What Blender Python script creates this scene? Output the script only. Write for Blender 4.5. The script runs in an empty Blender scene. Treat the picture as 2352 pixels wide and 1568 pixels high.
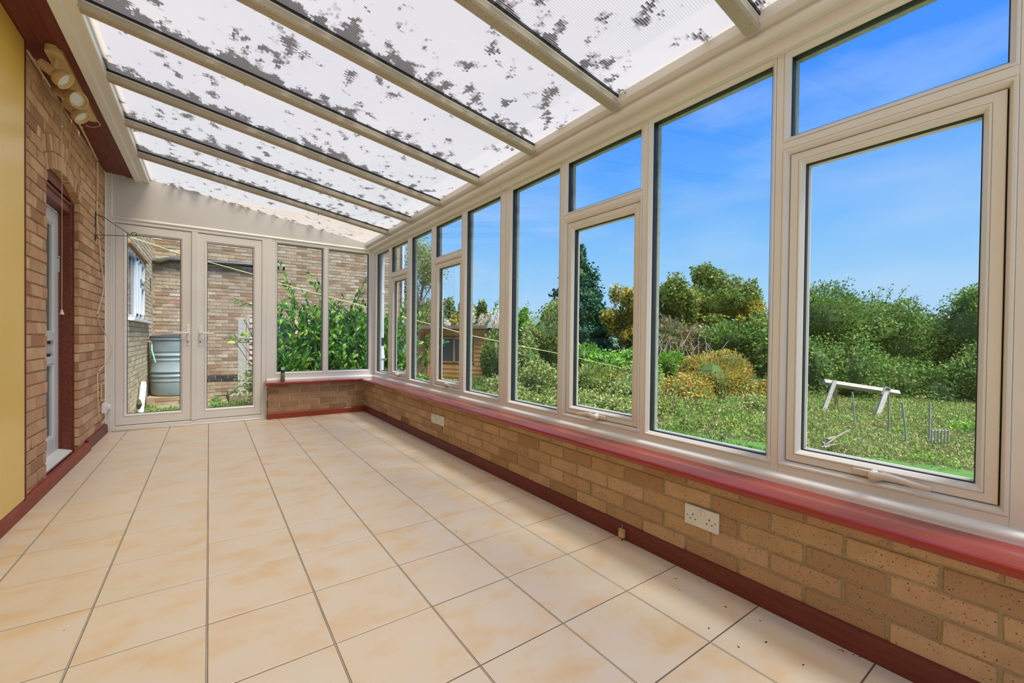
import bpy, math, random
import numpy as np
from mathutils import Vector, Matrix
SC = bpy.context.scene
COL = SC.collection
RNG = random.Random(7)
NR = np.random.RandomState(11)
pi = math.pi

# ------------------------------------------------------------------ camera
YAW, PITCH, ROLL, CAMZ = .6110, .0109, -.0114, .9881
F, CX, CY = 969.59, 1159.69, 786.87
def _rm():
    c, s = math.cos(YAW), math.sin(YAW); A = np.array([[c, -s, 0], [s, c, 0], [0, 0, 1.]])
    c, s = math.cos(PITCH), math.sin(PITCH); B = np.array([[1, 0, 0], [0, c, -s], [0, s, c]])
    c, s = math.cos(ROLL), math.sin(ROLL); D = np.array([[c, 0, -s], [0, 1, 0], [s, 0, c]])
    return D @ B @ A
RM = _rm()
def at(u, v, d):
    """survey helper: the point of the place d metres ahead of the photographer"""
    q = RM.T @ np.array([(u - CX) / F, 1, -(v - CY) / F]) * d
    return Vector((q[0], q[1], q[2] + CAMZ))
def at_z(u, v, z):
    q = RM.T @ np.array([(u - CX) / F, 1, -(v - CY) / F]); t = (z - CAMZ) / q[2]
    return Vector((q[0] * t, q[1] * t, z))
def at_x(u, v, x):
    q = RM.T @ np.array([(u - CX) / F, 1, -(v - CY) / F]); t = x / q[0]
    return Vector((x, q[1] * t, CAMZ + q[2] * t))
def at_y(u, v, y):
    q = RM.T @ np.array([(u - CX) / F, 1, -(v - CY) / F]); t = y / q[1]
    return Vector((q[0] * t, y, CAMZ + q[2] * t))
cd = bpy.data.cameras.new('camera'); cam = bpy.data.objects.new('camera', cd); COL.objects.link(cam)
m = Matrix.Identity(4)
for i in range(3):
    m[i][0] = RM[0][i]; m[i][1] = RM[2][i]; m[i][2] = -RM[1][i]
m[2][3] = CAMZ
cam.matrix_world = m
cd.sensor_width = 36; cd.sensor_fit = 'HORIZONTAL'; cd.lens = F / 2352 * 36
cd.shift_x = (1176 - CX) / 2352; cd.shift_y = (CY - 784) / 2352
cd.clip_start = .02; cd.clip_end = 500
SC.camera = cam

# ------------------------------------------------------------------ world, sun, exposure
SC.view_settings.view_transform = 'Standard'; SC.view_settings.look = 'None'
SC.view_settings.gamma = 1; SC.view_settings.use_curve_mapping = False
SC.view_settings.exposure = 0.35
W = bpy.data.worlds.new('sky'); SC.world = W; W.use_nodes = True
nt = W.node_tree; nt.nodes.clear()
def nd(nt, t, **k):
    n = nt.nodes.new(t)
    for a, b in k.items(): setattr(n, a, b)
    return n
tc = nd(nt, 'ShaderNodeTexCoord'); sx = nd(nt, 'ShaderNodeSeparateXYZ'); nt.links.new(tc.outputs['Generated'], sx.inputs[0])
rp = nd(nt, 'ShaderNodeValToRGB'); nt.links.new(sx.outputs['Z'], rp.inputs[0])
e = rp.color_ramp.elements
e[0].position = 0.0; e[0].color = (.47, .71, 1.0, 1)
e[1].position = 1.0; e[1].color = (.05, .24, .80, 1)
for p, c in ((.10, (.38, .67, 1.0, 1)), (.20, (.25, .57, 1.02, 1)), (.33, (.12, .42, 1.04, 1)), (.47, (.055, .30, 1.04, 1))):
    x = e.new(p); x.color = c
mp = nd(nt, 'ShaderNodeMapping'); mp.inputs['Scale'].default_value = (2.2, 2.2, 7); nt.links.new(tc.outputs['Generated'], mp.inputs[0])
nz = nd(nt, 'ShaderNodeTexNoise'); nz.inputs['Scale'].default_value = 1.7; nz.inputs['Detail'].default_value = 3; nz.inputs['Roughness'].default_value = .45
nt.links.new(mp.outputs[0], nz.inputs['Vector'])
mr = nd(nt, 'ShaderNodeMapRange'); mr.inputs[1].default_value = .48; mr.inputs[2].default_value = .80; mr.inputs[3].default_value = 0; mr.inputs[4].default_value = .38
nt.links.new(nz.outputs[0], mr.inputs[0])
mx = nd(nt, 'ShaderNodeMixRGB'); nt.links.new(mr.outputs[0], mx.inputs[0]); nt.links.new(rp.outputs[0], mx.inputs[1]); mx.inputs[2].default_value = (.62, .76, 1.0, 1)
bg = nd(nt, 'ShaderNodeBackground'); bg.inputs[1].default_value = .80; nt.links.new(mx.outputs[0], bg.inputs[0])
ow = nd(nt, 'ShaderNodeOutputWorld'); nt.links.new(bg.outputs[0], ow.inputs[0])
sl = bpy.data.lights.new('sun', 'SUN'); sl.energy = 6.1; sl.angle = math.radians(28); sl.color = (1, .96, .90)
so = bpy.data.objects.new('sun', sl); COL.objects.link(so)
so.rotation_euler = Vector((-.18, .44, -.88)).to_track_quat('-Z', 'Y').to_euler()

# ------------------------------------------------------------------ materials
def mat(name, col, rough=.5, spec=.5, metal=0):
    m = bpy.data.materials.new(name); m.use_nodes = True
    b = m.node_tree.nodes['Principled BSDF']
    b.inputs['Base Color'].default_value = (*col, 1); b.inputs['Roughness'].default_value = rough
    b.inputs['Metallic'].default_value = metal; b.inputs['Specular IOR Level'].default_value = spec
    return m
def L(m, a, b): m.node_tree.links.new(a, b)
def N(m, t, **k): return nd(m.node_tree, t, **k)
def ramp(m, stops, fac=None, interp='LINEAR'):
    r = N(m, 'ShaderNodeValToRGB'); r.color_ramp.interpolation = interp
    e = r.color_ramp.elements
    e[0].position, e[0].color = stops[0][0], (*stops[0][1], 1)
    e[1].position, e[1].color = stops[-1][0], (*stops[-1][1], 1)
    for p, c in stops[1:-1]:
        x = e.new(p); x.color = (*c, 1)
    if fac is not None: L(m, fac, r.inputs[0])
    return r
def noise(m, scale, detail=3, rough=.5, vec=None, dim='3D', w=None):
    n = N(m, 'ShaderNodeTexNoise'); n.noise_dimensions = dim
    n.inputs['Scale'].default_value = scale; n.inputs['Detail'].default_value = detail; n.inputs['Roughness'].default_value = rough
    if vec is not None: L(m, vec, n.inputs['Vector'])
    if w is not None: L(m, w, n.inputs['W'])
    return n
def mth(m, op, a, b=None, c=None, clamp=False):
    n = N(m, 'ShaderNodeMath', operation=op); n.use_clamp = clamp
    for i, x in enumerate((a, b, c)):
        if x is None: continue
        if isinstance(x, (int, float)): n.inputs[i].default_value = x
        else: L(m, x, n.inputs[i])
    return n.outputs[0]
def mapping(m, sc=(1, 1, 1), src='Object'):
    t = N(m, 'ShaderNodeTexCoord'); p = N(m, 'ShaderNodeMapping'); p.inputs['Scale'].default_value = sc
    L(m, t.outputs[src], p.inputs[0]); return p.outputs[0]
def mixc(m, f, a, b, mode='MIX'):
    n = N(m, 'ShaderNodeMixRGB', blend_type=mode)
    for i, x in enumerate((f, a, b)):
        if isinstance(x, (int, float)): n.inputs[i].default_value = x
        elif isinstance(x, tuple): n.inputs[i].default_value = (*x, 1)
        else: L(m, x, n.inputs[i])
    return n.outputs[0]
def bump(m, h, strength, dist=.01):
    b = N(m, 'ShaderNodeBump'); b.inputs['Strength'].default_value = strength; b.inputs['Distance'].default_value = dist
    L(m, h, b.inputs['Height']); L(m, b.outputs[0], m.node_tree.nodes['Principled BSDF'].inputs['Normal'])
def bsdf(m): return m.node_tree.nodes['Principled BSDF']
def rnd(m):
    o = N(m, 'ShaderNodeObjectInfo'); g = N(m, 'ShaderNodeNewGeometry')
    return mth(m, 'FRACT', mth(m, 'ADD', o.outputs['Random'], g.outputs['Random Per Island']))

def noisy(name, c1, c2, scale, rough=.5, bumpv=0, bscale=None, spec=.5, sc=(1, 1, 1)):
    m = mat(name, c1, rough, spec); v = mapping(m, sc)
    n = noise(m, scale, 4, .55, v); r = ramp(m, [(.3, c1), (.7, c2)], n.outputs[0]); L(m, r.outputs[0], bsdf(m).inputs['Base Color'])
    if bumpv:
        n2 = noise(m, bscale or scale * 4, 3, .6, v); bump(m, n2.outputs[0], bumpv, .004)
    return m
def brick_mat(name, stops, pits=.5, soil=(.30, .22, .13)):
    m = mat(name, stops[0][1], .9, .2); r = rnd(m)
    base = ramp(m, stops, r).outputs[0]
    g = N(m, 'ShaderNodeNewGeometry')
    off = N(m, 'ShaderNodeVectorMath', operation='ADD'); L(m, g.outputs['Position'], off.inputs[0])
    n = noise(m, 9, 4, .6, g.outputs['Position'])
    base = mixc(m, mth(m, 'MULTIPLY', mth(m, 'SUBTRACT', n.outputs[0], .42, clamp=True), 1.6), base, soil)
    v = N(m, 'ShaderNodeTexVoronoi'); v.inputs['Scale'].default_value = 105; L(m, g.outputs['Position'], v.inputs['Vector'])
    n3 = noise(m, 60, 2, .5, g.outputs['Position'])
    pit = mth(m, 'LESS_THAN', mth(m, 'ADD', v.outputs['Distance'], mth(m, 'MULTIPLY', n3.outputs[0], .62)), .46)
    base = mixc(m, mth(m, 'MULTIPLY', pit, pits), base, (.07, .05, .035))
    n2 = noise(m, 150, 3, .7, g.outputs['Position'])
    base = mixc(m, .35, base, mixc(m, n2.outputs[0], (.25, .2, .16), (.95, .85, .7)), 'OVERLAY')
    L(m, base, bsdf(m).inputs['Base Color'])
    h = mth(m, 'SUBTRACT', n2.outputs[0], mth(m, 'MULTIPLY', pit, .8)); bump(m, h, .55, .003)
    return m
M = {}
M['brick_gold'] = brick_mat('golden tan brick', [(0, (.38, .235, .13)), (.25, (.52, .33, .19)), (.5, (.58, .39, .235)), (.75, (.48, .32, .17)), (.93, (.58, .38, .24)), (1, (.27, .14, .07))], .85)
M['brick_pink'] = brick_mat('pinkish tan brick', [(0, (.40, .215, .125)), (.15, (.56, .33, .205)), (.35, (.70, .46, .30)), (.5, (.52, .31, .18)), (.65, (.74, .52, .34)), (.8, (.60, .35, .21)), (.92, (.72, .48, .30)), (1, (.33, .18, .10))], .35, (.34, .22, .13))
M['brick_brown'] = brick_mat('brown pink brick', [(0, (.27, .165, .10)), (.25, (.38, .24, .155)), (.5, (.46, .29, .19)), (.75, (.34, .22, .14)), (1, (.42, .28, .19))], .35, (.22, .15, .09))
M['mortar_pale'] = noisy('pale tan mortar', (.50, .38, .21), (.60, .47, .28), 30, .95, .5, 120, .1)
M['brick_far'] = brick_mat('weathered stock brick', [(0, (0.246, 0.164, 0.098)), (.2, (0.344, 0.254, 0.164)), (.42, (0.459, 0.385, 0.287)), (.6, (0.361, 0.279, 0.180)), (.78, (0.508, 0.451, 0.369)), (.9, (0.328, 0.189, 0.115)), (.96, (0.426, 0.377, 0.312)), (1, (0.410, 0.180, 0.107))], .3, (0.205, 0.156, 0.107))
M['brick_cream'] = brick_mat('pale cream brick', [(0, (.48, .40, .26)), (.3, (.66, .58, .42)), (.6, (.56, .48, .33)), (.85, (.72, .66, .52)), (1, (.44, .36, .22))], .15, (.36, .31, .20))
M['brick_black'] = brick_mat('black engineering brick', [(0, (.035, .033, .035)), (1, (.07, .065, .065))], .2, (.03, .03, .03))
M['mortar'] = noisy('sandy mortar', (.34, .26, .14), (.42, .33, .19), 30, .95, .5, 120, .1)
M['mortar_left'] = noisy('orange mortar', (.46, .25, .11), (.60, .36, .18), 30, .95, .5, 120, .1)
M['mortar_far'] = noisy('far mortar', (.40, .30, .18), (.30, .23, .14), 12, .95, .3, 60, .1)

def maroon(name, c1, c2, rough, coat=0):
    m = mat(name, c1, rough); v = mapping(m, (1, 1, 1))
    v2 = mapping(m, (14, 1.2, 14))
    n = noise(m, 5, 4, .6, v2); r = ramp(m, [(.3, c1), (.7, c2)], n.outputs[0]); L(m, r.outputs[0], bsdf(m).inputs['Base Color'])
    bsdf(m).inputs['Coat Weight'].default_value = coat; bsdf(m).inputs['Coat Roughness'].default_value = .10; bsdf(m).inputs['Specular IOR Level'].default_value = .25
    n2 = noise(m, 20, 3, .6, v2); bump(m, n2.outputs[0], .12, .003)
    return m
M['sill'] = maroon('red stained sill', (.27, .018, .014), (.35, .03, .02), .34, .8)
M['skirt'] = maroon('dark red brown skirting', (.13, .028, .018), (.19, .045, .028), .5, .1)
M['skirt_l'] = maroon('red brown skirting', (.24, .042, .018), (.32, .068, .032), .55, .1)
M['soffit'] = maroon('maroon soffit boards', (.125, .022, .013), (.20, .04, .022), .5, .1)
# knots on the boards
m = M['soffit']; v = mapping(m, (1, .6, 1)); vo = N(m, 'ShaderNodeTexVoronoi'); vo.inputs['Scale'].default_value = 5.5; L(m, v, vo.inputs['Vector'])
old = bsdf(m).inputs['Base Color'].links[0].from_socket
L(m, mixc(m, mth(m, 'LESS_THAN', vo.outputs['Distance'], .085), old, (.03, .008, .006)), bsdf(m).inputs['Base Color'])
M['brown'] = maroon('brown stained timber', (.14, .035, .018), (.24, .07, .035), .45, .2)
M['upvc'] = noisy('beige plastic frame', (.76, .73, .66), (.80, .77, .70), 3, .24, .03, 300)
M['upvc_door'] = noisy('pale grey plastic frame', (.80, .78, .74), (.84, .82, .78), 3, .28, .03, 300)
M['white'] = mat('white plastic', (.90, .89, .86), .25)
M['plate'] = noisy('white wall plate', (.88, .88, .86), (.84, .84, .82), 4, .4)
M['gable'] = noisy('grey beige plastic cladding', (.68, .665, .64), (.72, .705, .675), 2, .5, .12, 260)
M['rafter'] = noisy('khaki coated rafter', (.42, .365, .29), (.48, .42, .335), 5, .5, .1, 90)
# mould specks on the rafters
m = M['rafter']; g = N(m, 'ShaderNodeNewGeometry'); vo = N(m, 'ShaderNodeTexVoronoi'); vo.inputs['Scale'].default_value = 55; L(m, g.outputs['Position'], vo.inputs['Vector'])
nn = noise(m, 3, 2, .5, g.outputs['Position'])
old = bsdf(m).inputs['Base Color'].links[0].from_socket
L(m, mixc(m, mth(m, 'MULTIPLY', mth(m, 'LESS_THAN', vo.outputs['Distance'], mth(m, 'MULTIPLY', nn.outputs[0], .30)), .6), old, (.22, .17, .12)), bsdf(m).inputs['Base Color'])
M['black'] = mat('black rubber gasket', (.012, .012, .014), .45)
M['dark_plastic'] = mat('dark outer frame', (.02, .018, .02), .4)
M['grey_outer'] = noisy('algae grey outer head', (.30, .34, .30), (.42, .46, .41), 40, .8)
M['socket'] = mat('ivory socket plastic', (.76, .72, .64), .35)
M['slot'] = mat('socket slot black', (.01, .01, .01), .6)
M['cream'] = mat('cream enamel', (.70, .50, .24), .38)
M['cable'] = noisy('old cream cable', (.84, .74, .58), (.76, .58, .36), 6, .5)
M['iron'] = mat('black wrought iron', (.02, .018, .016), .5)
M['chrome'] = mat('bright steel', (.75, .75, .75), .25, .5, 1)
M['lamp'] = mat('reflector lamp face', (.75, .76, .74), .12, .8)
M['handle'] = mat('cream painted handle', (.72, .66, .56), .3)
M['yellow'] = noisy('glossy yellow paint', (.93, .60, .11), (.96, .66, .16), 1.2, .28)
M['door2'] = noisy('white grey door plastic', (.66, .68, .68), (.72, .74, .74), 3, .35)
M['door2_glass'] = mat('dark door glass', (.03, .032, .03), .06)
M['green'] = mat('green can', (.03, .36, .10), .3)
M['can_dark'] = mat('dark can collar', (.03, .025, .03), .4)
M['can_grey'] = mat('grey can cap', (.5, .5, .52), .4)
M['red'] = mat('red print', (.6, .06, .04), .4)
M['brass'] = noisy('dull brass box', (.68, .45, .17), (.56, .35, .13), 60, .4)
M['rust'] = mat('rusty screw', (.30, .22, .17), .6, .5, .4)
M['barrel'] = noisy('pale blue grey tank plastic', (.22, .28, .31), (.30, .37, .40), 3, .45, .05, 30)
M['barrel_lid'] = mat('dark tank lid', (.04, .045, .055), .5)
M['hose'] = mat('pale green hose', (.30, .66, .42), .5)
M['pipe_white'] = noisy('white plastic pipe', (.70, .74, .76), (.62, .66, .66), 8, .4)
M['pipe_black'] = mat('black waste pipe', (.03, .035, .04), .4)
M['moss'] = noisy('moss', (.05, .05, .03), (.09, .09, .045), 30, .9, .5, 80)
M['concrete'] = noisy('rough grey concrete', (.36, .34, .30), (.50, .48, .43), 25, .95, .6, 70)
M['slab'] = noisy('mossy paving slab', (.20, .17, .10), (.32, .28, .18), 4, .9, .4, 50)
M['earth'] = noisy('earth', (.10, .08, .04), (.10, .14, .03), 3, .95, .4, 40)
M['lawn'] = noisy('bright lawn', (.07, .175, .02), (.11, .24, .03), 8, .9, .4, 80)
M['shed'] = noisy('orange stained shed boards', (.60, .27, .075), (.78, .40, .13), 3, .7, .1, 60, .3, (1, 1, 12))
M['shed_dark'] = noisy('brown shed door', (.36, .16, .06), (.46, .21, .08), 3, .7)
M['shed_roof'] = noisy('grey brown shed fascia', (.30, .22, .15), (.38, .29, .2), 5, .8)
M['shed_glass'] = mat('shed window glass', (.05, .075, .09), .1)
M['old_wood'] = noisy('weathered grey timber', (.42, .38, .28), (.54, .50, .40), 12, .9, .4, 60, .2, (1, 1, 5))
M['fence'] = noisy('grey brown fence slats', (.40, .30, .25), (.56, .47, .42), 4, .85, .2, 60)
M['twig'] = noisy('brown bark', (.12, .085, .055), (.20, .15, .10), 14, .9, .5, 60)
M['bare'] = noisy('pale bark', (.30, .25, .19), (.40, .34, .26), 14, .9, .4, 60)
M['line'] = mat('yellow washing line', (.85, .78, .30), .5)
M['pampas'] = mat('pampas plume cream', (.82, .74, .58), .9)
M['cane'] = mat('green garden cane', (.35, .45, .35), .7)
M['hill'] = noisy('distant hill woodland', (.10, .17, .13), (.15, .23, .17), .4, 1)
M['win_white'] = mat('white window plastic', (.80, .84, .88), .3)
M['room_dark'] = mat('dark interior', (.05, .045, .04), .8)
M['screw'] = mat('black screw hole', (.01, .01, .01), .8)

# floor tiles: cream with peach clouds
m = mat('cream marbled tile', (.7, .6, .5), .32, .5); M['tile'] = m
oi = N(m, 'ShaderNodeObjectInfo'); t = N(m, 'ShaderNodeTexCoord'); mp_ = N(m, 'ShaderNodeMapping'); mp_.inputs['Scale'].default_value = (1.0, 1.45, 1)
ad = N(m, 'ShaderNodeVectorMath', operation='ADD'); L(m, t.outputs['Object'], ad.inputs[0])
cm = N(m, 'ShaderNodeCombineXYZ'); L(m, mth(m, 'MULTIPLY', oi.outputs['Random'], 37.), cm.inputs[0]); L(m, mth(m, 'MULTIPLY', oi.outputs['Random'], 91.), cm.inputs[1]); L(m, cm.outputs[0], ad.inputs[1])
L(m, ad.outputs[0], mp_.inputs[0])
n = noise(m, 4.6, 5, .55, mp_.outputs[0]); n.inputs['Distortion'].default_value = .25
r = ramp(m, [(.34, (.735, .66, .545)), (.50, (.745, .64, .49)), (.62, (.74, .58, .385)), (.80, (.71, .50, .27))], n.outputs[0]); L(m, r.outputs[0], bsdf(m).inputs['Base Color'])
n2 = noise(m, 30, 2, .5, t.outputs['Object']); L(m, mth(m, 'ADD', mth(m, 'MULTIPLY', n2.outputs[0], .15), .25), bsdf(m).inputs['Roughness'])
M['grout'] = noisy('dark grout', (.10, .075, .055), (.20, .16, .125), 3, .9)
M['grout_pale'] = noisy('pale grout', (.55, .50, .42), (.68, .62, .53), 3, .8)

# glass: clear pane, real reflections by Fresnel
def glass_mat(name, tint=(.97, .985, .98)):
    m = bpy.data.materials.new(name); m.use_nodes = True; t = m.node_tree; t.nodes.clear()
    o = nd(t, 'ShaderNodeOutputMaterial'); tr = nd(t, 'ShaderNodeBsdfTransparent'); tr.inputs[0].default_value = (*tint, 1)
    gl = nd(t, 'ShaderNodeBsdfGlossy'); gl.inputs['Roughness'].default_value = .01
    ge = nd(t, 'ShaderNodeNewGeometry'); dt = nd(t, 'ShaderNodeVectorMath', operation='DOT_PRODUCT'); t.links.new(ge.outputs['Incoming'], dt.inputs[0]); t.links.new(ge.outputs['Normal'], dt.inputs[1])
    fr = mth(m, 'ADD', .018, mth(m, 'MULTIPLY', .55, mth(m, 'POWER', mth(m, 'SUBTRACT', 1.0, mth(m, 'ABSOLUTE', dt.outputs['Value']), clamp=True), 5.0)))
    mx = nd(t, 'ShaderNodeMixShader'); t.links.new(fr, mx.inputs[0]); t.links.new(tr.outputs[0], mx.inputs[1]); t.links.new(gl.outputs[0], mx.inputs[2])
    t.links.new(mx.outputs[0], o.inputs[0]); return m
M['glass'] = glass_mat('clear window glass')

# twin-wall roof sheet with dirt and leaf debris lying along its lower flutes
def roof_mat():
    m = bpy.data.materials.new('ribbed roof sheet'); m.use_nodes = True; t = m.node_tree; t.nodes.clear()
    o = nd(t, 'ShaderNodeOutputMaterial')
    tcn = nd(t, 'ShaderNodeTexCoord'); s = nd(t, 'ShaderNodeSeparateXYZ'); t.links.new(tcn.outputs['Object'], s.inputs[0])
    oi = nd(t, 'ShaderNodeObjectInfo')
    X, Y = s.outputs['X'], s.outputs['Y']
    fl = mth(m, 'FLOOR', mth(m, 'DIVIDE', Y, .0105))
    wn = nd(t, 'ShaderNodeTexWhiteNoise'); wn.noise_dimensions = '1D'; t.links.new(fl, wn.inputs['W'])
    xq = mth(m, 'DIVIDE', mth(m, 'FLOOR', mth(m, 'MULTIPLY', mth(m, 'ADD', X, mth(m, 'MULTIPLY', wn.outputs[0], .010)), 80)), 80)
    xs = mth(m, 'ADD', xq, mth(m, 'MULTIPLY', wn.outputs[0], .02))
    cv = nd(t, 'ShaderNodeCombineXYZ'); t.links.new(xs, cv.inputs[0]); t.links.new(mth(m, 'MULTIPLY', fl, .0060), cv.inputs[1])
    w = mth(m, 'MULTIPLY', oi.outputs['Random'], 50)
    def tn(sc, det, rg, vec, ww):
        n = nd(t, 'ShaderNodeTexNoise'); n.noise_dimensions = '4D'; n.inputs['Scale'].default_value = sc; n.inputs['Detail'].default_value = det; n.inputs['Roughness'].default_value = rg
        t.links.new(vec, n.inputs['Vector']); t.links.new(ww, n.inputs['W']); return n.outputs[0]
    def vec2(ax, ay):
        c = nd(t, 'ShaderNodeCombineXYZ'); t.links.new(mth(m, 'MULTIPLY', xs, ax), c.inputs[0]); t.links.new(mth(m, 'MULTIPLY', fl, .0105 * ay), c.inputs[1]); return c.outputs[0]
    n1 = tn(1, 2, .55, vec2(17, 9), w)
    n2 = tn(1, 2, .5, vec2(3.0, 2.4), mth(m, 'ADD', w, 7.3))
    n3 = tn(1, 1, .5, vec2(42, 1.5), mth(m, 'ADD', w, 3.1))
    # dirt gathers against the lower rafter (local y -> .63) in ragged fingers, more towards the house (local x small)
    dy = mth(m, 'MAXIMUM', mth(m, 'MULTIPLY', mth(m, 'SUBTRACT', Y, .40), 4.35), 0)
    dx = mth(m, 'SUBTRACT', 1.0, mth(m, 'MULTIPLY', X, .40), clamp=True)
    bias = mth(m, 'MULTIPLY', mth(m, 'MULTIPLY', mth(m, 'MULTIPLY', dy, dy), mth(m, 'ADD', .35, mth(m, 'MULTIPLY', n3, 1.3))), mth(m, 'ADD', .10, mth(m, 'MULTIPLY', dx, .36)))
    bias = mth(m, 'ADD', bias, mth(m, 'MULTIPLY', mth(m, 'SUBTRACT', n2, .5), mth(m, 'ADD', .25, mth(m, 'MULTIPLY', dx, .42))))
    bias = mth(m, 'ADD', bias, mth(m, 'MULTIPLY', dx, .02))
    lv = mth(m, 'ADD', n1, bias)
    dm = nd(t, 'ShaderNodeMapRange'); t.links.new(lv, dm.inputs[0]); dm.inputs[1].default_value = .612; dm.inputs[2].default_value = .675
    rib = mth(m, 'ADD', .5, mth(m, 'MULTIPLY', mth(m, 'SINE', mth(m, 'MULTIPLY', Y, 2 * pi / .0105)), .5))
    dmr = mth(m, 'MULTIPLY', dm.outputs[0], mth(m, 'ADD', .62, mth(m, 'MULTIPLY', rib, .38)))
    lap = nd(t, 'ShaderNodeMapRange'); t.links.new(X, lap.inputs[0]); lap.inputs[1].default_value = 2.08; lap.inputs[2].default_value = 2.10; lap.inputs[3].default_value = 1.0; lap.inputs[4].default_value = .25
    rib = mth(m, 'MULTIPLY', rib, lap.outputs[0])
    soft = nd(t, 'ShaderNodeTexNoise'); soft.inputs['Scale'].default_value = 3.0; soft.inputs['Detail'].default_value = 4; t.links.new(tcn.outputs['Object'], soft.inputs['Vector'])
    base = mixc(m, soft.outputs[0], (.86, .765, .625), (.77, .68, .55))
    base = mixc(m, mth(m, 'MULTIPLY', mth(m, 'POWER', rib, 2.0), .55), base, (.52, .46, .38))
    col = mixc(m, dmr, base, (.045, .029, .018))
    tr = nd(t, 'ShaderNodeBsdfTranslucent'); t.links.new(col, tr.inputs[0])
    df = nd(t, 'ShaderNodeBsdfDiffuse'); t.links.new(col, df.inputs[0])
    mx = nd(t, 'ShaderNodeMixShader'); mx.inputs[0].default_value = .48; t.links.new(tr.outputs[0], mx.inputs[1]); t.links.new(df.outputs[0], mx.inputs[2])
    rf_ = nd(t, 'ShaderNodeBsdfTransparent'); t.links.new(mixc(m, dmr, (1.0, .88, .68), (.03, .024, .018)), rf_.inputs[0])
    mz = nd(t, 'ShaderNodeMixShader'); mz.inputs[0].default_value = .27; t.links.new(mx.outputs[0], mz.inputs[1]); t.links.new(rf_.outputs[0], mz.inputs[2]); mx = mz
    gl = nd(t, 'ShaderNodeBsdfGlossy'); gl.inputs['Roughness'].default_value = .35
    m2 = nd(t, 'ShaderNodeMixShader'); m2.inputs[0].default_value = .04; t.links.new(mx.outputs[0], m2.inputs[1]); t.links.new(gl.outputs[0], m2.inputs[2])
    t.links.new(m2.outputs[0], o.inputs[0]); return m
M['roof'] = roof_mat()

def leaf_mat(name, stops, trans=.3):
    m = bpy.data.materials.new(name); m.use_nodes = True; t = m.node_tree; t.nodes.clear()
    o = nd(t, 'ShaderNodeOutputMaterial'); r = rnd(m); c = ramp(m, stops, r).outputs[0]
    df = nd(t, 'ShaderNodeBsdfDiffuse'); t.links.new(c, df.inputs[0]); tr = nd(t, 'ShaderNodeBsdfTranslucent'); t.links.new(c, tr.inputs[0])
    mx = nd(t, 'ShaderNodeMixShader'); mx.inputs[0].default_value = trans; t.links.new(df.outputs[0], mx.inputs[1]); t.links.new(tr.outputs[0], mx.inputs[2])
    gl = nd(t, 'ShaderNodeBsdfGlossy'); gl.inputs['Roughness'].default_value = .55
    m2 = nd(t, 'ShaderNodeMixShader'); m2.inputs[0].default_value = .025; t.links.new(mx.outputs[0], m2.inputs[1]); t.links.new(gl.outputs[0], m2.inputs[2])
    t.links.new(m2.outputs[0], o.inputs[0]); return m
M['lf_laurel'] = leaf_mat('laurel leaves', [(0, (.025, .11, .015)), (.3, (.06, .24, .03)), (.65, (.14, .42, .05)), (.88, (.34, .60, .07)), (.96, (.50, .70, .10)), (1, (.75, .75, .08))], .35)
M['lf_oak'] = leaf_mat('oak leaves', [(0, (0.078, 0.155, 0.039)), (.4, (0.155, 0.264, 0.054)), (.75, (0.248, 0.357, 0.062)), (.9, (0.465, 0.403, 0.062)), (1, (0.651, 0.403, 0.078))])
M['lf_oak_gold'] = leaf_mat('turning oak leaves', [(0, (0.155, 0.202, 0.046)), (.4, (0.372, 0.372, 0.062)), (.75, (0.698, 0.527, 0.078)), (1, (0.850, 0.589, 0.078))])
M['lf_conifer'] = leaf_mat('conifer needles', [(0, (0.031, 0.093, 0.046)), (.5, (0.054, 0.155, 0.078)), (1, (0.093, 0.232, 0.109))], .1)
M['lf_haw'] = leaf_mat('hawthorn leaves', [(0, (0.078, 0.186, 0.031)), (.4, (0.171, 0.310, 0.062)), (.8, (0.295, 0.449, 0.109)), (.97, (0.434, 0.558, 0.155)), (1, (0.698, 0.093, 0.031))])
M['lf_olive'] = leaf_mat('olive shrub leaves', [(0, (0.139, 0.202, 0.046)), (.5, (0.310, 0.388, 0.109)), (1, (0.527, 0.574, 0.186))])
M['lf_bright'] = leaf_mat('bright shrub leaves', [(0, (0.109, 0.279, 0.031)), (.5, (0.248, 0.512, 0.078)), (1, (0.512, 0.698, 0.093))])
M['lf_autumn'] = leaf_mat('autumn shrub leaves', [(0, (0.186, 0.279, 0.046)), (.35, (0.403, 0.434, 0.093)), (.65, (0.651, 0.527, 0.109)), (.88, (0.850, 0.465, 0.093)), (1, (0.850, 0.186, 0.078))])
M['lf_brown'] = leaf_mat('brown scrub', [(0, (0.217, 0.171, 0.078)), (.5, (0.372, 0.310, 0.139)), (1, (0.558, 0.512, 0.248))])
M['lf_weed'] = leaf_mat('rough weeds', [(0, (0.155, 0.264, 0.046)), (.5, (0.372, 0.480, 0.109)), (.85, (0.589, 0.558, 0.217)), (1, (0.775, 0.651, 0.341))])
M['lf_grass'] = leaf_mat('lawn blades', [(0, (.07, .19, .02)), (1, (.15, .31, .04))])
M['lf_dark'] = leaf_mat('shrub heart', [(0, (0.046, 0.093, 0.023)), (1, (0.078, 0.139, 0.031))], .05)

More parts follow.
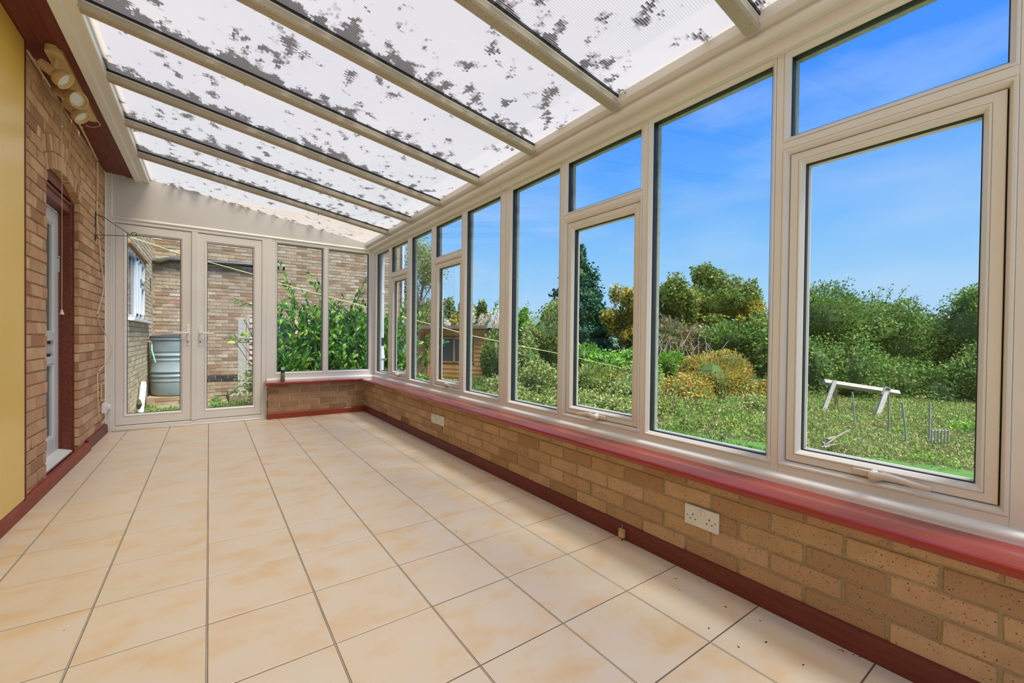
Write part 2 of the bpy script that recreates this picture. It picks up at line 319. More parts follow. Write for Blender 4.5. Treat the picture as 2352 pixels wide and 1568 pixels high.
# ------------------------------------------------------------------ mesh helpers
class MB:
    def __init__(s): s.v = []; s.f = []
    def quad(s, a, b, c, d):
        n = len(s.v); s.v += [tuple(a), tuple(b), tuple(c), tuple(d)]; s.f.append((n, n + 1, n + 2, n + 3))
    def box(s, x0, x1, y0, y1, z0, z1, bev=0):
        if bev <= 0:
            n = len(s.v); s.v += [(x, y, z) for x in (x0, x1) for y in (y0, y1) for z in (z0, z1)]
            for f in ((0, 1, 3, 2), (4, 6, 7, 5), (0, 4, 5, 1), (2, 3, 7, 6), (0, 2, 6, 4), (1, 5, 7, 3)): s.f.append(tuple(n + i for i in f))
            return s
        b = bev; n = len(s.v); X = (x0, x1); Y = (y0, y1); Z = (z0, z1); idx = {}
        for i in (0, 1):
            for j in (0, 1):
                for k in (0, 1):
                    sx, sy, sz = (b if i == 0 else -b), (b if j == 0 else -b), (b if k == 0 else -b)
                    for a, p in enumerate(((X[i], Y[j] + sy, Z[k] + sz), (X[i] + sx, Y[j], Z[k] + sz), (X[i] + sx, Y[j] + sy, Z[k]))):
                        idx[i, j, k, a] = len(s.v); s.v.append(p)
        g = lambda *q: idx[q]
        for i in (0, 1): s.f.append((g(i, 0, 0, 0), g(i, 0, 1, 0), g(i, 1, 1, 0), g(i, 1, 0, 0)))
        for j in (0, 1): s.f.append((g(0, j, 0, 1), g(0, j, 1, 1), g(1, j, 1, 1), g(1, j, 0, 1)))
        for k in (0, 1): s.f.append((g(0, 0, k, 2), g(0, 1, k, 2), g(1, 1, k, 2), g(1, 0, k, 2)))
        for i in (0, 1):
            for j in (0, 1): s.f.append((g(i, j, 0, 0), g(i, j, 1, 0), g(i, j, 1, 1), g(i, j, 0, 1)))
        for i in (0, 1):
            for k in (0, 1): s.f.append((g(i, 0, k, 0), g(i, 1, k, 0), g(i, 1, k, 2), g(i, 0, k, 2)))
        for j in (0, 1):
            for k in (0, 1): s.f.append((g(0, j, k, 1), g(1, j, k, 1), g(1, j, k, 2), g(0, j, k, 2)))
        for i in (0, 1):
            for j in (0, 1):
                for k in (0, 1): s.f.append((g(i, j, k, 0), g(i, j, k, 1), g(i, j, k, 2)))
        return s
    def prism(s, pts, a0, a1, fm=None):
        """closed 2-D profile pts extruded from a0 to a1; fm(p, q, a) -> xyz; default x=p, z=q, y=a"""
        fm = fm or (lambda p, q, a: (p, a, q)); n = len(s.v); k = len(pts)
        s.v += [fm(p, q, a0) for p, q in pts] + [fm(p, q, a1) for p, q in pts]
        for i in range(k): j = (i + 1) % k; s.f.append((n + i, n + j, n + k + j, n + k + i))
        s.f.append(tuple(range(n, n + k))); s.f.append(tuple(range(n + 2 * k - 1, n + k - 1, -1)))
        return s
    def ring(s, rect, prof, fm, closed=False):
        """mitred frame: prof [(inset, depth)] swept round rect (a0,b0,a1,b1); fm(a,b,d) -> xyz"""
        a0, b0, a1, b1 = rect; n = len(s.v); k = len(prof)
        for i, d in prof:
            s.v += [fm(a0 + i, b0 + i, d), fm(a1 - i, b0 + i, d), fm(a1 - i, b1 - i, d), fm(a0 + i, b1 - i, d)]
        R = range(k) if closed else range(k - 1)
        for j in R:
            j2 = (j + 1) % k
            for c in range(4):
                c2 = (c + 1) % 4; s.f.append((n + 4 * j + c, n + 4 * j + c2, n + 4 * j2 + c2, n + 4 * j2 + c))
        return s
    def tube(s, pts, r, seg=8, r1=None, cap=True):
        pts = [Vector(p) for p in pts]; n = len(s.v); k = len(pts); up = Vector((0, 0, 1)); prev = None
        for i, p in enumerate(pts):
            t = (pts[min(i + 1, k - 1)] - pts[max(i - 1, 0)]).normalized()
            if prev is None: a = t.cross(up); a = a if a.length > .05 else t.cross(Vector((1, 0, 0)))
            else: a = prev - t * prev.dot(t)
            a.normalize(); prev = a; b = t.cross(a); rr = r if r1 is None else r + (r1 - r) * i / (k - 1)
            if isinstance(r, (list, tuple)): rr = r[i]
            for q in range(seg):
                w = 2 * pi * q / seg; s.v.append(tuple(p + a * (rr * math.cos(w)) + b * (rr * math.sin(w))))
        for i in range(k - 1):
            for q in range(seg):
                q2 = (q + 1) % seg; s.f.append((n + i * seg + q, n + i * seg + q2, n + (i + 1) * seg + q2, n + (i + 1) * seg + q))
        if cap: s.f.append(tuple(range(n + seg - 1, n - 1, -1))); s.f.append(tuple(n + (k - 1) * seg + q for q in range(seg)))
        return s
    def lathe(s, prof, c, axis=(0, 0, 1), seg=24, cap=True):
        """prof [(r, h)] round an axis through c"""
        ax = Vector(axis).normalized(); a = ax.cross(Vector((0, 1, 0))); a = a if a.length > .1 else ax.cross(Vector((1, 0, 0))); a.normalize(); b = ax.cross(a); c = Vector(c)
        n = len(s.v); k = len(prof)
        for r, h in prof:
            for q in range(seg): w = 2 * pi * q / seg; s.v.append(tuple(c + ax * h + a * (r * math.cos(w)) + b * (r * math.sin(w))))
        for i in range(k - 1):
            for q in range(seg): q2 = (q + 1) % seg; s.f.append((n + i * seg + q, n + i * seg + q2, n + (i + 1) * seg + q2, n + (i + 1) * seg + q))
        if cap: s.f.append(tuple(range(n + seg - 1, n - 1, -1))); s.f.append(tuple(n + (k - 1) * seg + q for q in range(seg)))
        return s
    def mesh(s, name, mt, smooth=False, fix=True):
        me = bpy.data.meshes.new(name); me.from_pydata(s.v, [], s.f); me.materials.append(mt)
        if fix:
            import bmesh
            bm = bmesh.new(); bm.from_mesh(me); bmesh.ops.recalc_face_normals(bm, faces=bm.faces); bm.to_mesh(me); bm.free()
        if smooth:
            me.polygons.foreach_set('use_smooth', [True] * len(me.polygons))
            try: me.set_sharp_from_angle(angle=math.radians(40))
            except Exception: pass
        me.update(); return me
    def build(s, name, mt, parent=None, smooth=False, loc=None):
        return link(name, s.mesh(name, mt, smooth), parent, loc)
def link(name, me, parent=None, loc=None):
    o = bpy.data.objects.new(name, me); COL.objects.link(o)
    if parent is not None: o.parent = parent
    if loc is not None: o.location = loc
    return o
def tag(o, label=None, cat=None, group=None, kind=None):
    if label: o['label'] = label
    if cat: o['category'] = cat
    if group: o['group'] = group
    if kind: o['kind'] = kind
    return o
def empty(name, loc=(0, 0, 0)):
    o = bpy.data.objects.new(name, None); o.empty_display_size = .05; COL.objects.link(o); o.location = loc; return o
def struct(name, label=None, cat=None): return tag(empty(name), label, cat, kind='structure')

# ------------------------------------------------------------------ brickwork
def brick_meshes(mt, nvar=6, bl=.215, bh=.065, bd=.045, rough=.0015):
    out = []
    for i in range(nvar):
        mb = MB(); mb.box(-bl / 2, bl / 2, 0, bd, -bh / 2, bh / 2, .003)
        mb.v = [(x + RNG.uniform(-rough, rough), y + RNG.uniform(-rough, rough), z + RNG.uniform(-rough, rough)) for x, y, z in mb.v]
        out.append(mb.mesh('brick', mt))
    return out
def lay(parent, meshes, place, rotz, a0, a1, zs, phase, mats_over=None, keep=None, order=None, maxparts=300, mt=None, half=.225, jit=.0015):
    """stretcher bond; place(a,z) gives the face point. Cut bricks at the ends. Bricks are parts; past maxparts they join one stuff part"""
    items = []
    for ci, z in enumerate(zs):
        st = phase + (half / 2 if ci % 2 else 0)
        k = math.floor((a0 - st) / half) - 1
        while st + k * half < a1:
            l, r = st + k * half + .005, st + (k + 1) * half - .005; k += 1
            l2, r2 = max(l, a0), min(r, a1)
            if r2 - l2 < .03: continue
            segs = [(l2, r2)]
            if keep: segs = keep(l2, r2, z)
            for s in segs:
                if s[1] - s[0] > .025: items.append(((s[0] + s[1]) / 2, z, s[1] - s[0], ci))
    if order: items.sort(key=lambda it: order(it[0], it[1]))
    rest = MB(); rest_n = 0
    bl = .215
    for n, (a, z, w, ci) in enumerate(items):
        p = place(a, z); sh = RNG.uniform(-jit, jit)
        me = RNG.choice(meshes if not (mats_over and mats_over(z)) else mats_over(z))
        if n < maxparts:
            o = link('brick', me, parent); o.location = p; o.rotation_euler = (RNG.uniform(-.004, .004), 0, rotz); o.scale = (w / bl, 1, 1)
            o.location += Matrix.Rotation(rotz, 3, 'Z') @ Vector((0, sh, 0))
        else:
            R = Matrix.Rotation(rotz, 3, 'Z'); k0 = len(rest.v)
            for vv in me.vertices: rest.v.append(tuple(p + R @ Vector((vv.co.x * w / bl, vv.co.y + sh, vv.co.z))))
            for pl in me.polygons: rest.f.append(tuple(k0 + i for i in pl.vertices))
            rest_n += 1
    if rest_n:
        o = rest.build('brickwork', mt, parent); o['kind'] = 'stuff'
BR_gold = brick_meshes(M['brick_gold']); BR_pink = brick_meshes(M['brick_pink'], 8, rough=.003)
BR_brown = brick_meshes(M['brick_brown'], 6, rough=.003)
BR_far = brick_meshes(M['brick_far'], rough=.002); BR_cream = brick_meshes(M['brick_cream'], rough=.002); BR_black = brick_meshes(M['brick_black'], 3)

# ================================================================== THE ROOM
XL, XR, YB, Y0 = -.855, 1.70, 5.65, -1.7          # left brick face, right brick face, dwarf wall face, rear of the built room
ZS = .437                                         # top of the red sill
YD = 5.75                                         # plane of doors and end windows
# ---- floor
floor = struct('floor')
mb = MB(); mb.box(-1.05, 1.95, Y0, 6.0, -.12, -.0013); mb.build('grout', M['grout'], floor)
T, x0, y0 = .338, -.0032, 2.0854
for c in range(-4, 6):
    for r in range(-12, 11):
        a0, a1 = x0 + c * T + .003, x0 + (c + 1) * T - .003
        b0, b1 = y0 + r * T + .0020, y0 + (r + 1) * T - .0020
        a0 = max(a0, -.84); a1 = min(a1, 1.695); ymax = 5.80 if (a0 + a1) / 2 < .56 else 5.66
        b0 = max(b0, Y0); b1 = min(b1, ymax)
        if a1 - a0 < .02 or b1 - b0 < .02: continue
        w, d = (a1 - a0) / 2, (b1 - b0) / 2
        t = MB().box(-w, w, -d, d, -.010, 0, .0012).build('tile', M['tile'], floor, False, ((a0 + a1) / 2, (b0 + b1) / 2, RNG.uniform(-.0004, .0004)))
for c in range(-2, 6):
    xg = x0 + c * T
    MB().prism([(xg - .0016, -.006), (xg - .0016, -.0006), (xg, .0), (xg + .0008, -.0008), (xg + .0008, -.006)], Y0, 5.79 if xg < .56 else 5.63).build('grout_line', M['grout_pale'], floor)
# ---- right dwarf wall
ZC = [.101 + .0735 * i for i in range(-1, 5)]
wr = struct('wall_right')
MB().box(XR + .0045, XR + .11, Y0, YB + .1, 0, ZS - .03).build('mortar', M['mortar'], wr)
lay(wr, BR_gold, lambda a, z: Vector((XR, a, z)), -pi / 2, Y0, YB, ZC, .261, half=.2225)
# ---- back dwarf wall
wb = struct('wall_back')
MB().box(.575, 1.80, YB + .0045, YB + .10, 0, ZS - .03).build('mortar', M['mortar_pale'], wb)
lay(wb, BR_brown, lambda a, z: Vector((a, YB, z)), 0, .568, XR, ZC, .465, half=.222)
for z in ZC[0:6]:
    o = link('brick', RNG.choice(BR_brown), wb); o.location = (.565, YB + .058, z); o.rotation_euler = (0, 0, -pi / 2); o.scale = (.45, 1, 1); o.rotation_euler = (0, 0, -pi / 2)
# ---- skirtings
def skirt(name, prof, a0, a1, fm, mt, seams=()):
    o = struct(name); cuts = [a0, *seams, a1]
    for i in range(len(cuts) - 1):
        MB().prism(prof, cuts[i] + .0006, cuts[i + 1] - .0006, fm).build('skirting_board', mt, o)
    return o
P = [(0, 0), (0, .062), (.008, .074), (.018, .078), (.018, 0)]
skirt('baseboard_right', [(XR - .019 + p, q) for p, q in P], Y0, YB - .001, None, M['skirt'], (1.95, 3.9))
skirt('baseboard_back', [(YB - .019 + p, q) for p, q in P], .560, XR - .019, lambda p, q, a: (a, p, q), M['skirt_l'], (1.05,))
bl_ = struct('baseboard_left')
Q = [(-.815, 0), (-.822, .05), (-.838, .066), (-.856, .068), (-.856, 0)]
for a, b in ((Y0, 2.2), (2.2, 4.02), (4.02, 4.93)): MB().prism(Q, a + .0006, b - .0006).build('skirting_board', M['skirt_l'], bl_)
MB().prism([(-.828, 0), (-.832, .07), (-.84, .084), (-.857, .086), (-.857, 0)], 4.932, 5.768).build('skirting_board', M['skirt'], bl_)
# ---- red sill
sr = tag(struct('trim_1'), 'glossy red stained sill running under the long row of windows', 'sill')
S = [(1.632, ZS - .024), (1.628, ZS - .012), (1.632, ZS - .003), (1.640, ZS), (1.86, ZS), (1.86, ZS - .03), (1.64, ZS - .03)]
for a, b in ((Y0, 2.36), (2.36, 4.72), (4.72, 5.62)): MB().prism(S, a + .0005, b - .0005).build('sill_board', M['sill'], sr)
def fb(p, q, a): return (a, p, q)
S2 = [(5.578, ZS - .022), (5.575, ZS - .012), (5.578, ZS - .003), (5.585, ZS + .0015), (5.80, ZS + .0015), (5.80, ZS - .03), (5.59, ZS - .03)]
mb = MB(); mb.prism(S2, .533, 1.66, fb); MB_ = mb.build('sill_board', M['sill'], sr)
MB().box(1.66, 1.86, 5.6205, 5.80, ZS - .03, ZS + .0005).build('sill_board', M['sill'], sr)

# ---- left wall with the arched side door opening
wl = struct('wall_left')
OY0, OY1, OYM, ZSP, ZCR = 3.915, 4.75, 4.3325, 2.03, 2.12
hw = (OY1 - OY0) / 2; rise = ZCR - ZSP; RA = (hw * hw + rise * rise) / (2 * rise); ZO = ZCR - RA   # arch circle
def inside_arch(y, z, extra=0):
    if abs(y - OYM) > hw + extra: return False
    if z < ZSP: return abs(y - OYM) < hw
    return (y - OYM) ** 2 + (z - ZO) ** 2 < (RA + extra) ** 2
RO = .222
def keep_left(l, r, z):
    def solid(y):
        if z < ZSP - .03: return not (OY0 < y < OY1)
        d = math.hypot(y - OYM, z - ZO); ang = abs(math.atan2(y - OYM, z - ZO)); amax = math.asin(hw / RA) + .015
        if ang < amax and d < RA + RO + .03: return False
        if abs(y - OYM) < hw and z < ZO + RA + .02: return False
        return True
    ys = [l + (r - l) * i / 20 for i in range(21)]; out = []; cur = None
    for y in ys:
        if solid(y):
            if cur is None: cur = y
            last = y
        elif cur is not None: out.append((cur, last)); cur = None
    if cur is not None: out.append((cur, last))
    return out
# mortar body: two piers and the piece over the arch
BX0, BX1 = XL - .105, XL - .008
MB().box(BX0, BX1, Y0, OY0 - .004, 0, 2.62).build('mortar', M['mortar_left'], wl)
MB().box(BX0, BX1, OY1 + .006, 5.80, 0, 2.62).build('mortar', M['mortar_left'], wl)
mb = MB(); n = 14; arc = []
for i in range(n + 1):
    a = -math.asin(hw / RA) + 2 * math.asin(hw / RA) * i / n; arc.append((OYM + (RA + .004) * math.sin(a), ZO + (RA + .004) * math.cos(a)))
mb.prism(arc + [(OY1, 2.62), (OY0, 2.62)], BX0, BX1, lambda p, q, a: (a, p, q)); mb.build('mortar', M['mortar_left'], wl)
ZL = [.0375 + .0752 * i for i in range(0, 35)]
lay(wl, BR_pink, lambda a, z: Vector((XL, a, z)), pi / 2, 3.30, 5.76, ZL, 3.84, keep=keep_left, order=lambda a, z: 0, maxparts=330)
# arch: two rings of bricks on end
for ring_i, (r0, ln) in enumerate(((RA + .003, .103), (RA + .115, .103))):
    amax = math.asin(hw / RA) + .015; nb = 13 + ring_i
    for i in range(nb):
        a = -amax + 2 * amax * (i + .5) / nb; rm = r0 + ln / 2; wb_ = 2 * amax * (r0) / nb - .009
        o = link('brick', RNG.choice(BR_pink), wl); o.location = (XL + .001 + RNG.uniform(-.002, .002), OYM + rm * math.sin(a), ZO + rm * math.cos(a))
        o.rotation_euler = Matrix([[0, -1, 0], [math.sin(a), 0, -math.cos(a)], [math.cos(a), 0, math.sin(a)]]).to_euler()
        o.scale = (ln / .215, 1.0, wb_ / .065)
# reveal bricks of the opening (seen on the far jamb)
for k, z in enumerate(ZL[1:27]):
    o = link('brick', RNG.choice(BR_pink), wl); o.location = (XL - .052, OY1 - .001, z); o.rotation_euler = (0, 0, 0); o.scale = (.44, .9, .98)
# ---- painted yellow board
yb = tag(empty('painted_board', (XL + .004, 1.1, 0)), 'glossy yellow painted board with dark red edge at far left of photo', 'board')
mb = MB(); mb.box(0, .018, -2.3, 2.322, .068, 2.585, .002); mb.build('board', M['yellow'], yb)
mb = MB(); mb.box(0, .021, 2.323, 2.338, .06, 2.585, .001); mb.build('edge_strip', M['skirt'], yb)
# ---- side door: brown frame, white leaf
d2 = struct('door_2')
XF = XL - .042
fmL = lambda a, b, d: (XF - d, a, b)
mb = MB()
mb.box(XF - .062, XF, OY1 - .030, OY1, .03, 2.04, .003); mb.box(XF - .04, XF + .012, OY1 - .012, OY1, .03, 2.02, .002)
mb.box(XF - .075, XF - .058, OY1 - .045, OY1 - .0, .03, 2.04, .002)
mb.box(XF - .062, XF, OY0, OY0 + .03, .03, 2.04, .003)
mb.build('door_frame', M['brown'], d2)
mb = MB()
arc2 = [(OYM + (RA - .002) * math.sin(a), ZO + (RA - .002) * math.cos(a)) for a in [(-1 + 2 * i / 14) * math.asin(hw / RA) for i in range(15)]]
mb.prism([(p, q) for p, q in arc2] + [(OY1, 1.985), (OY0, 1.985)], XF - .05, XF - .022, lambda p, q, a: (a, p, q))
mb.prism([(p, q) for p, q in arc2[1:-1]] + [(OY1 - .02, 2.035), (OY0 + .02, 2.035)], XF - .022, XF - .004, lambda p, q, a: (a, p, q))
mb.box(XF - .075, XF - .008, OY0, OY1, 1.925, 1.992, .003); mb.box(XF - .02, XF + .004, OY0, OY1, 1.985, 2.005, .003)
mb.build('frame_head', M['skirt'], d2)
mb = MB(); mb.box(XL - .12, XL + .002, OY0, OY1, -.01, .032, .004); mb.build('threshold', M['skirt'], d2)
leaf = MB(); ly0, ly1, lz0, lz1 = OY0 + .03, OY1 - .032, .075, 1.924
xa, xb = XF - .115, XF - .070
leaf.box(xa, xb, ly1 - .115, ly1, lz0, lz1, .004); leaf.box(xa, xb, ly0, ly0 + .115, lz0, lz1, .004)
leaf.box(xa, xb, ly0 + .115, ly1 - .115, lz1 - .11, lz1, .003); leaf.box(xa, xb, ly0 + .115, ly1 - .115, lz0, lz0 + .12, .003)
leaf.box(xa, xb + .004, ly0 + .115, ly1 - .115, .93, .99, .006); leaf.box(xa, xb + .004, ly0 + .115, ly1 - .115, .755, .81, .006)
leaf = leaf.build('door_leaf', M['door2'], d2)
fml = lambda a, b, d: (xb - d, a, b)
g = MB()
for za, zb in ((.195, .755), (.99, 1.814)): g.box(xa + .012, xa + .02, ly0 + .115, ly1 - .115, za, zb)
g.build('pane', M['door2_glass'], leaf)
mb = MB(); mb.box(xa + .01, xa + .024, ly0 + .115, ly1 - .115, .81, .93); mb.build('letter_panel', M['room_dark'], leaf)
mb = MB(); mb.box(xa + .024, xa + .032, OYM - .06, OYM + .28, .835, .905, .01); mb.build('letter_flap', M['can_grey'], leaf)
mb = MB()
for za, zb in ((.195, .755), (.99, 1.814)): mb.ring((ly0 + .115, za, ly1 - .115, zb), [(0, 0), (.014, .012), (.014, .03)], fml)
mb.build('bead', M['door2'], leaf)
mb = MB(); mb.prism([(xb - .01, .06), (xb - .01, .085), (XL - .035, .058), (XL - .035, .045), (xb, .04)], OY0 + .02, OY1 - .035, None); mb.build('weather_sill', M['white'], d2)
# chain keep on the leaf
mb = MB(); mb.box(xb, xb + .012, ly1 - .05, ly1 - .004, 1.575, 1.585, .002); mb.build('door_stay', M['handle'], d2)
mb = MB(); mb.box(xb, xb + .01, ly1 - .035, ly1 - .022, 1.46, 1.57, .003); mb.build('stay_plate', M['chrome'], d2)

# ---- soffit, wall plate
sf = tag(struct('trim_2'), 'maroon boarded soffit above the brick wall', 'soffit')
for i in range(2):
    a = XL + i * .078
    MB().box(a + .0005, a + .0770, Y0, 5.79, 2.592, 2.605, .0015).build('soffit_board', M['soffit'], sf)
MB().box(-.700, -.634, Y0, 4.62, 2.580, 2.61, .003).build('fascia_strip', M['skirt'], sf)
MB().box(-.700, -.634, 4.622, 5.79, 2.580, 2.61, .003).build('fascia_strip', M['skirt'], sf)
wp = tag(struct('trim_3'), 'white plastic wall plate along the high side of the roof', 'wall plate')
prof = [(-.634, 2.556), (-.630, 2.551), (-.585, 2.551), (-.581, 2.555), (-.577, 2.561), (-.522, 2.553), (-.516, 2.556), (-.516, 2.70), (-.634, 2.70)]
mb = MB(); mb.prism(prof, Y0, 5.79); mb.build('wall_plate', M['plate'], wp)
MB().box(-.517, -.50, Y0, 5.79, 2.622, 2.665).build('flashing', M['white'], wp)

# ---- roof
def zr(x): return 2.535 - .1568 * (x + .513)     # underside of the rafters
ceil = struct('ceiling')
RY = [.815 + .6823 * i for i in range(-3, 7)]
RY = [y for y in RY]
sl_ = math.atan(.1568)
for i, y in enumerate(RY):
    mb = MB(); w0, w1 = .023, .030
    def rf(p, q, a): return (a, y + p, zr(a) + q)
    mb.prism([(-w0, .006), (-w1, .015), (-w1, .048), (w1, .048), (w1, .015), (w0, .006)], -.516, 1.735, rf); rr = mb.build('rafter', M['rafter'], ceil)
    mb = MB(); mb.prism([(-w1 - .005, .0485), (-w1 - .005, .062), (w1 + .002, .062), (w1 + .002, .0485)], -.516, 1.74, rf); mb.build('gasket', M['black'], rr)
    mb = MB(); mb.prism([(-w1 - .001, .040), (-w1 - .001, .048), (-w1 + .002, .048), (-w1 + .002, .040)], -.516, 1.735, rf); mb.build('cover_strip', M['upvc'], rr)
edges = [Y0] + RY + [5.84]
for i in range(len(edges) - 1):
    a, b = edges[i], edges[i + 1]
    if b - a < .05: continue
    mb = MB(); nx = 1
    x0_, x1_ = -.53, 1.95; bb = b - a
    # local frame: x from the house, y so that .60 lies at the far rafter edge
    off = b - .63 if i < len(edges) - 1 else a
    za, zb = zr(x0_) + .064, zr(x1_) + .064
    n0 = len(mb.v); th = .016
    mb.v += [(0, a - off, 0), (x1_ - x0_, a - off, zb - za), (x1_ - x0_, b - off, zb - za), (0, b - off, 0)]; mb.f.append((0, 1, 2, 3))
    pnl = mb.build('roof_sheet', M['roof'], ceil, False, (x0_, off, za))
    pnl['label'] = 'ribbed translucent roof sheet with dark leaf debris on top'

# ---- eaves beam above the windows
eb = tag(struct('trim_4'), 'beige moulded eaves beam above the long row of windows', 'eaves beam')
def arcp(cx_, cz_, r, a0, a1, n):
    return [(cx_ + r * math.cos(math.radians(a0 + (a1 - a0) * i / n)), cz_ + r * math.sin(math.radians(a0 + (a1 - a0) * i / n))) for i in range(n + 1)]
E1 = [(1.84, 2.112), (1.812, 2.112), (1.804, 2.120), (1.798, 2.148), (1.7975, 2.156), (1.790, 2.156)] + [(1.788, 2.153)] + arcp(1.768, 2.170, .021, 310, 120, 12) + [(1.762, 2.190), (1.7625, 2.199), (1.722, 2.209), (1.720, 2.25), (1.722, 2.262), (1.93, 2.235), (1.93, 2.112)]
for a, b in ((Y0, 2.648), (2.651, 5.79)): MB().prism(E1, a, b).build('eaves_board', M['upvc'], eb, True)
# screw holes
mb = MB()
for y, dx in ((2.52, 0), (1.42, 0), (3.3, 0), (4.4, 0), (.62, 0)): mb.lathe([(.003, 0), (.003, .002)], (1.7205, y, 2.235), (-1, 0, 0), 8)
mb.build('screw_hole', M['screw'], eb)

# ---- long window wall
XW = 1.84
fmR = lambda a, b, d: (XW + d, a, b)
K = 1.022
def zz(z): return CAMZ + (z - CAMZ) * K
GB, GT = zz(.532), zz(2.070)             # visible glass bottom / top
TLB, TRB = zz(1.768), zz(1.700)          # toplight bottom, casement opening top
SGB, SGT = zz(.580), zz(1.645)
lights_a = [(5.085, 5.545, 'f'), (4.485, 5.000, 'c'), (3.867, 4.380, 'f'), (3.258, 3.780, 'c'), (2.660, 3.175, 'f')]
lights_b = [(2.000, 2.512, 'f'), (1.388, 1.927, 'c'), (.772, 1.317, 'f'), (.168, .706, 'c'), (-.44, .097, 'f'), (-1.05, -.51, 'c')]
def handle(parent, y, z, dirn, fm):
    """cast window handle: base plate with lock, boss and a long lever; dirn = way the lever points along the wall"""
    h = MB(); h.box(-.001, .009, -.062, .030, -.012, .012, .004)
    h.v = [fm(y + dirn * (q - .0), z + r, -p) for p, q, r in h.v]; b = h.build('handle_base', M['handle'], parent, True)
    h = MB(); h.lathe([(.013, .006), (.012, .024), (.009, .03)], (0, 0, 0), (1, 0, 0), 14)
    n = len(h.v)
    h.tube([(.026, -.004, 0), (.032, .010, .002), (.030, .03, .006), (.027, .06, .004), (.026, .09, 0), (.025, .125, -.002)], [.009, .010, .0085, .007, .0065, .0055], 10)
    h.v = [fm(y + dirn * q * 1.12, z + r * 1.5, -p * 1.15) for p, q, r in h.v]; h.build('handle_lever', M['handle'], parent, True)
    h = MB(); h.lathe([(.009, 0), (.008, .006)], (.0, .0, 0), (0, 0, -1), 12); h.v = [fm(y + dirn * (q), z - .011 + r, -(p + .018)) for p, q, r in h.v]; h.build('handle_lock', M['brass'], parent)
def window_unit(root, lights, fm, zb, zt, y_lo, y_hi, mt, gb=GB, gt=GT, hdir=None, depth=.07, bot_z=None, hand=True):
    bz = .020                                          # bead width
    fr = MB()
    cells = sorted(lights)
    # members: vertical bars between the light openings
    vs = [(y_lo, cells[0][0] - bz)] + [(cells[i][1] + bz, cells[i + 1][0] - bz) for i in range(len(cells) - 1)] + [(cells[-1][1] + bz, y_hi)]
    def fbox(mb, a0, a1, b0, b1, d0, d1, bev=.0015):
        t = MB().box(a0, a1, b0, b1, d0, d1, bev); k = len(mb.v); mb.v += [fm(*p) for p in t.v]; mb.f += [tuple(k + i for i in f) for f in t.f]
    for a0, a1 in vs: fbox(fr, a0, a1, zb, zt, 0, depth)
    for (a0, a1, ty) in cells:
        fbox(fr, a0 - bz, a1 + bz, zb, gb - bz, 0, depth); fbox(fr, a0 - bz, a1 + bz, gt + bz, zt, 0, depth)
        if ty == 'c': fbox(fr, a0 - bz, a1 + bz, TRB + bz, TLB - bz, 0, depth)
    f = fr.build('frame', mt, root, False)
    for (a0, a1, ty) in cells:
        panes = [(a0, gb, a1, gt)] if ty == 'f' else [(a0, TLB, a1, gt)]
        for r in panes:
            R = (r[0] - bz, r[1] - bz, r[2] + bz, r[3] + bz)
            b = MB(); b.ring(R, [(0, -.0005), (.003, -.003), (.007, -.002), (.009, .001), (.018, .010), (bz, .014), (bz, .022)], fm); b.build('glazing_bead', mt, root, True)
            b = MB(); b.ring(R, [(bz, .018), (bz + .0035, .019), (bz + .0035, .0235)], fm)
            b.ring(R, [(bz - .001, .0275), (bz - .001, .056)], fm); b.build('gasket', M['black'], root)
            b = MB(); b.ring(R, [(bz - .002, .056), (bz + .002, .060), (bz + .004, .076)], fm); b.build('spacer', M['grey_outer'], root)
            b = MB(); fbox(b, r[0] - .004, r[2] + .004, r[1] - .004, r[3] + .004, .0238, .0272, 0); b.build('pane', M['glass'], root)
        if ty == 'c':
            R = (a0 - bz, GB - bz, a1 + bz, TRB + bz)
            b = MB(); b.ring(R, [(0, -.0005), (.003, -.004), (.009, -.003), (.016, .010), (bz, .024), (bz, .05)], fm); b.build('opening_rebate', mt, root, True)
            O = (a0 + .0025, GB + .0025, a1 - .0025, TRB - .0025)      # sash outer edge
            s = MB(); w = .026
            s.ring(O, [(0, .045), (0, .0165), (.002, .0145), (w, .0145), (w + .001, .017), (w + .0025, .0125), (w + .007, .0125), (w + .009, .015), (w + .016, .024), (.046, .030), (.046, .036)], fm)
            sash = s.build('sash', mt, root, True)
            b = MB(); b.ring(O, [(.0455, .031), (.049, .032), (.049, .0365)], fm); b.ring(O, [(.0455, .0405), (.0455, .060)], fm)
            b.ring((O[0] - .0025, O[1] - .0025, O[2] + .0025, O[3] + .0025), [(0, .030), (.004, .032)], fm); b.build('gasket', M['black'], sash)
            b = MB(); b.ring(O, [(.0455, .060), (.052, .064), (.052, .068)], fm); b.build('spacer', M['white'], sash)
            b = MB(); fbox(b, O[0] + .043, O[2] - .043, O[1] + .043, O[3] - .043, .0368, .0402, 0); b.build('pane', M['glass'], sash)
            if hand:
                dr = hdir(a0) if hdir else 1
                handle(sash, (a0 + a1) / 2 - dr * 0.0, GB + .017, dr, lambda a, b_, d: fm(a, b_, d + .0145))
HB = ZS + .012
w2 = struct('window_2'); w3 = struct('window_3')
window_unit(w2, [(a * K, b * K, c) for a, b, c in lights_a], fmR, HB, 2.125, 2.6515, 5.765, M['upvc'], hdir=lambda a: -1 if a < 4 else 1)
window_unit(w3, [(a * K, b * K, c) for a, b, c in lights_b], fmR, HB, 2.125, Y0, 2.6485, M['upvc'], hdir=lambda a: -1 if a < 1 else 1)
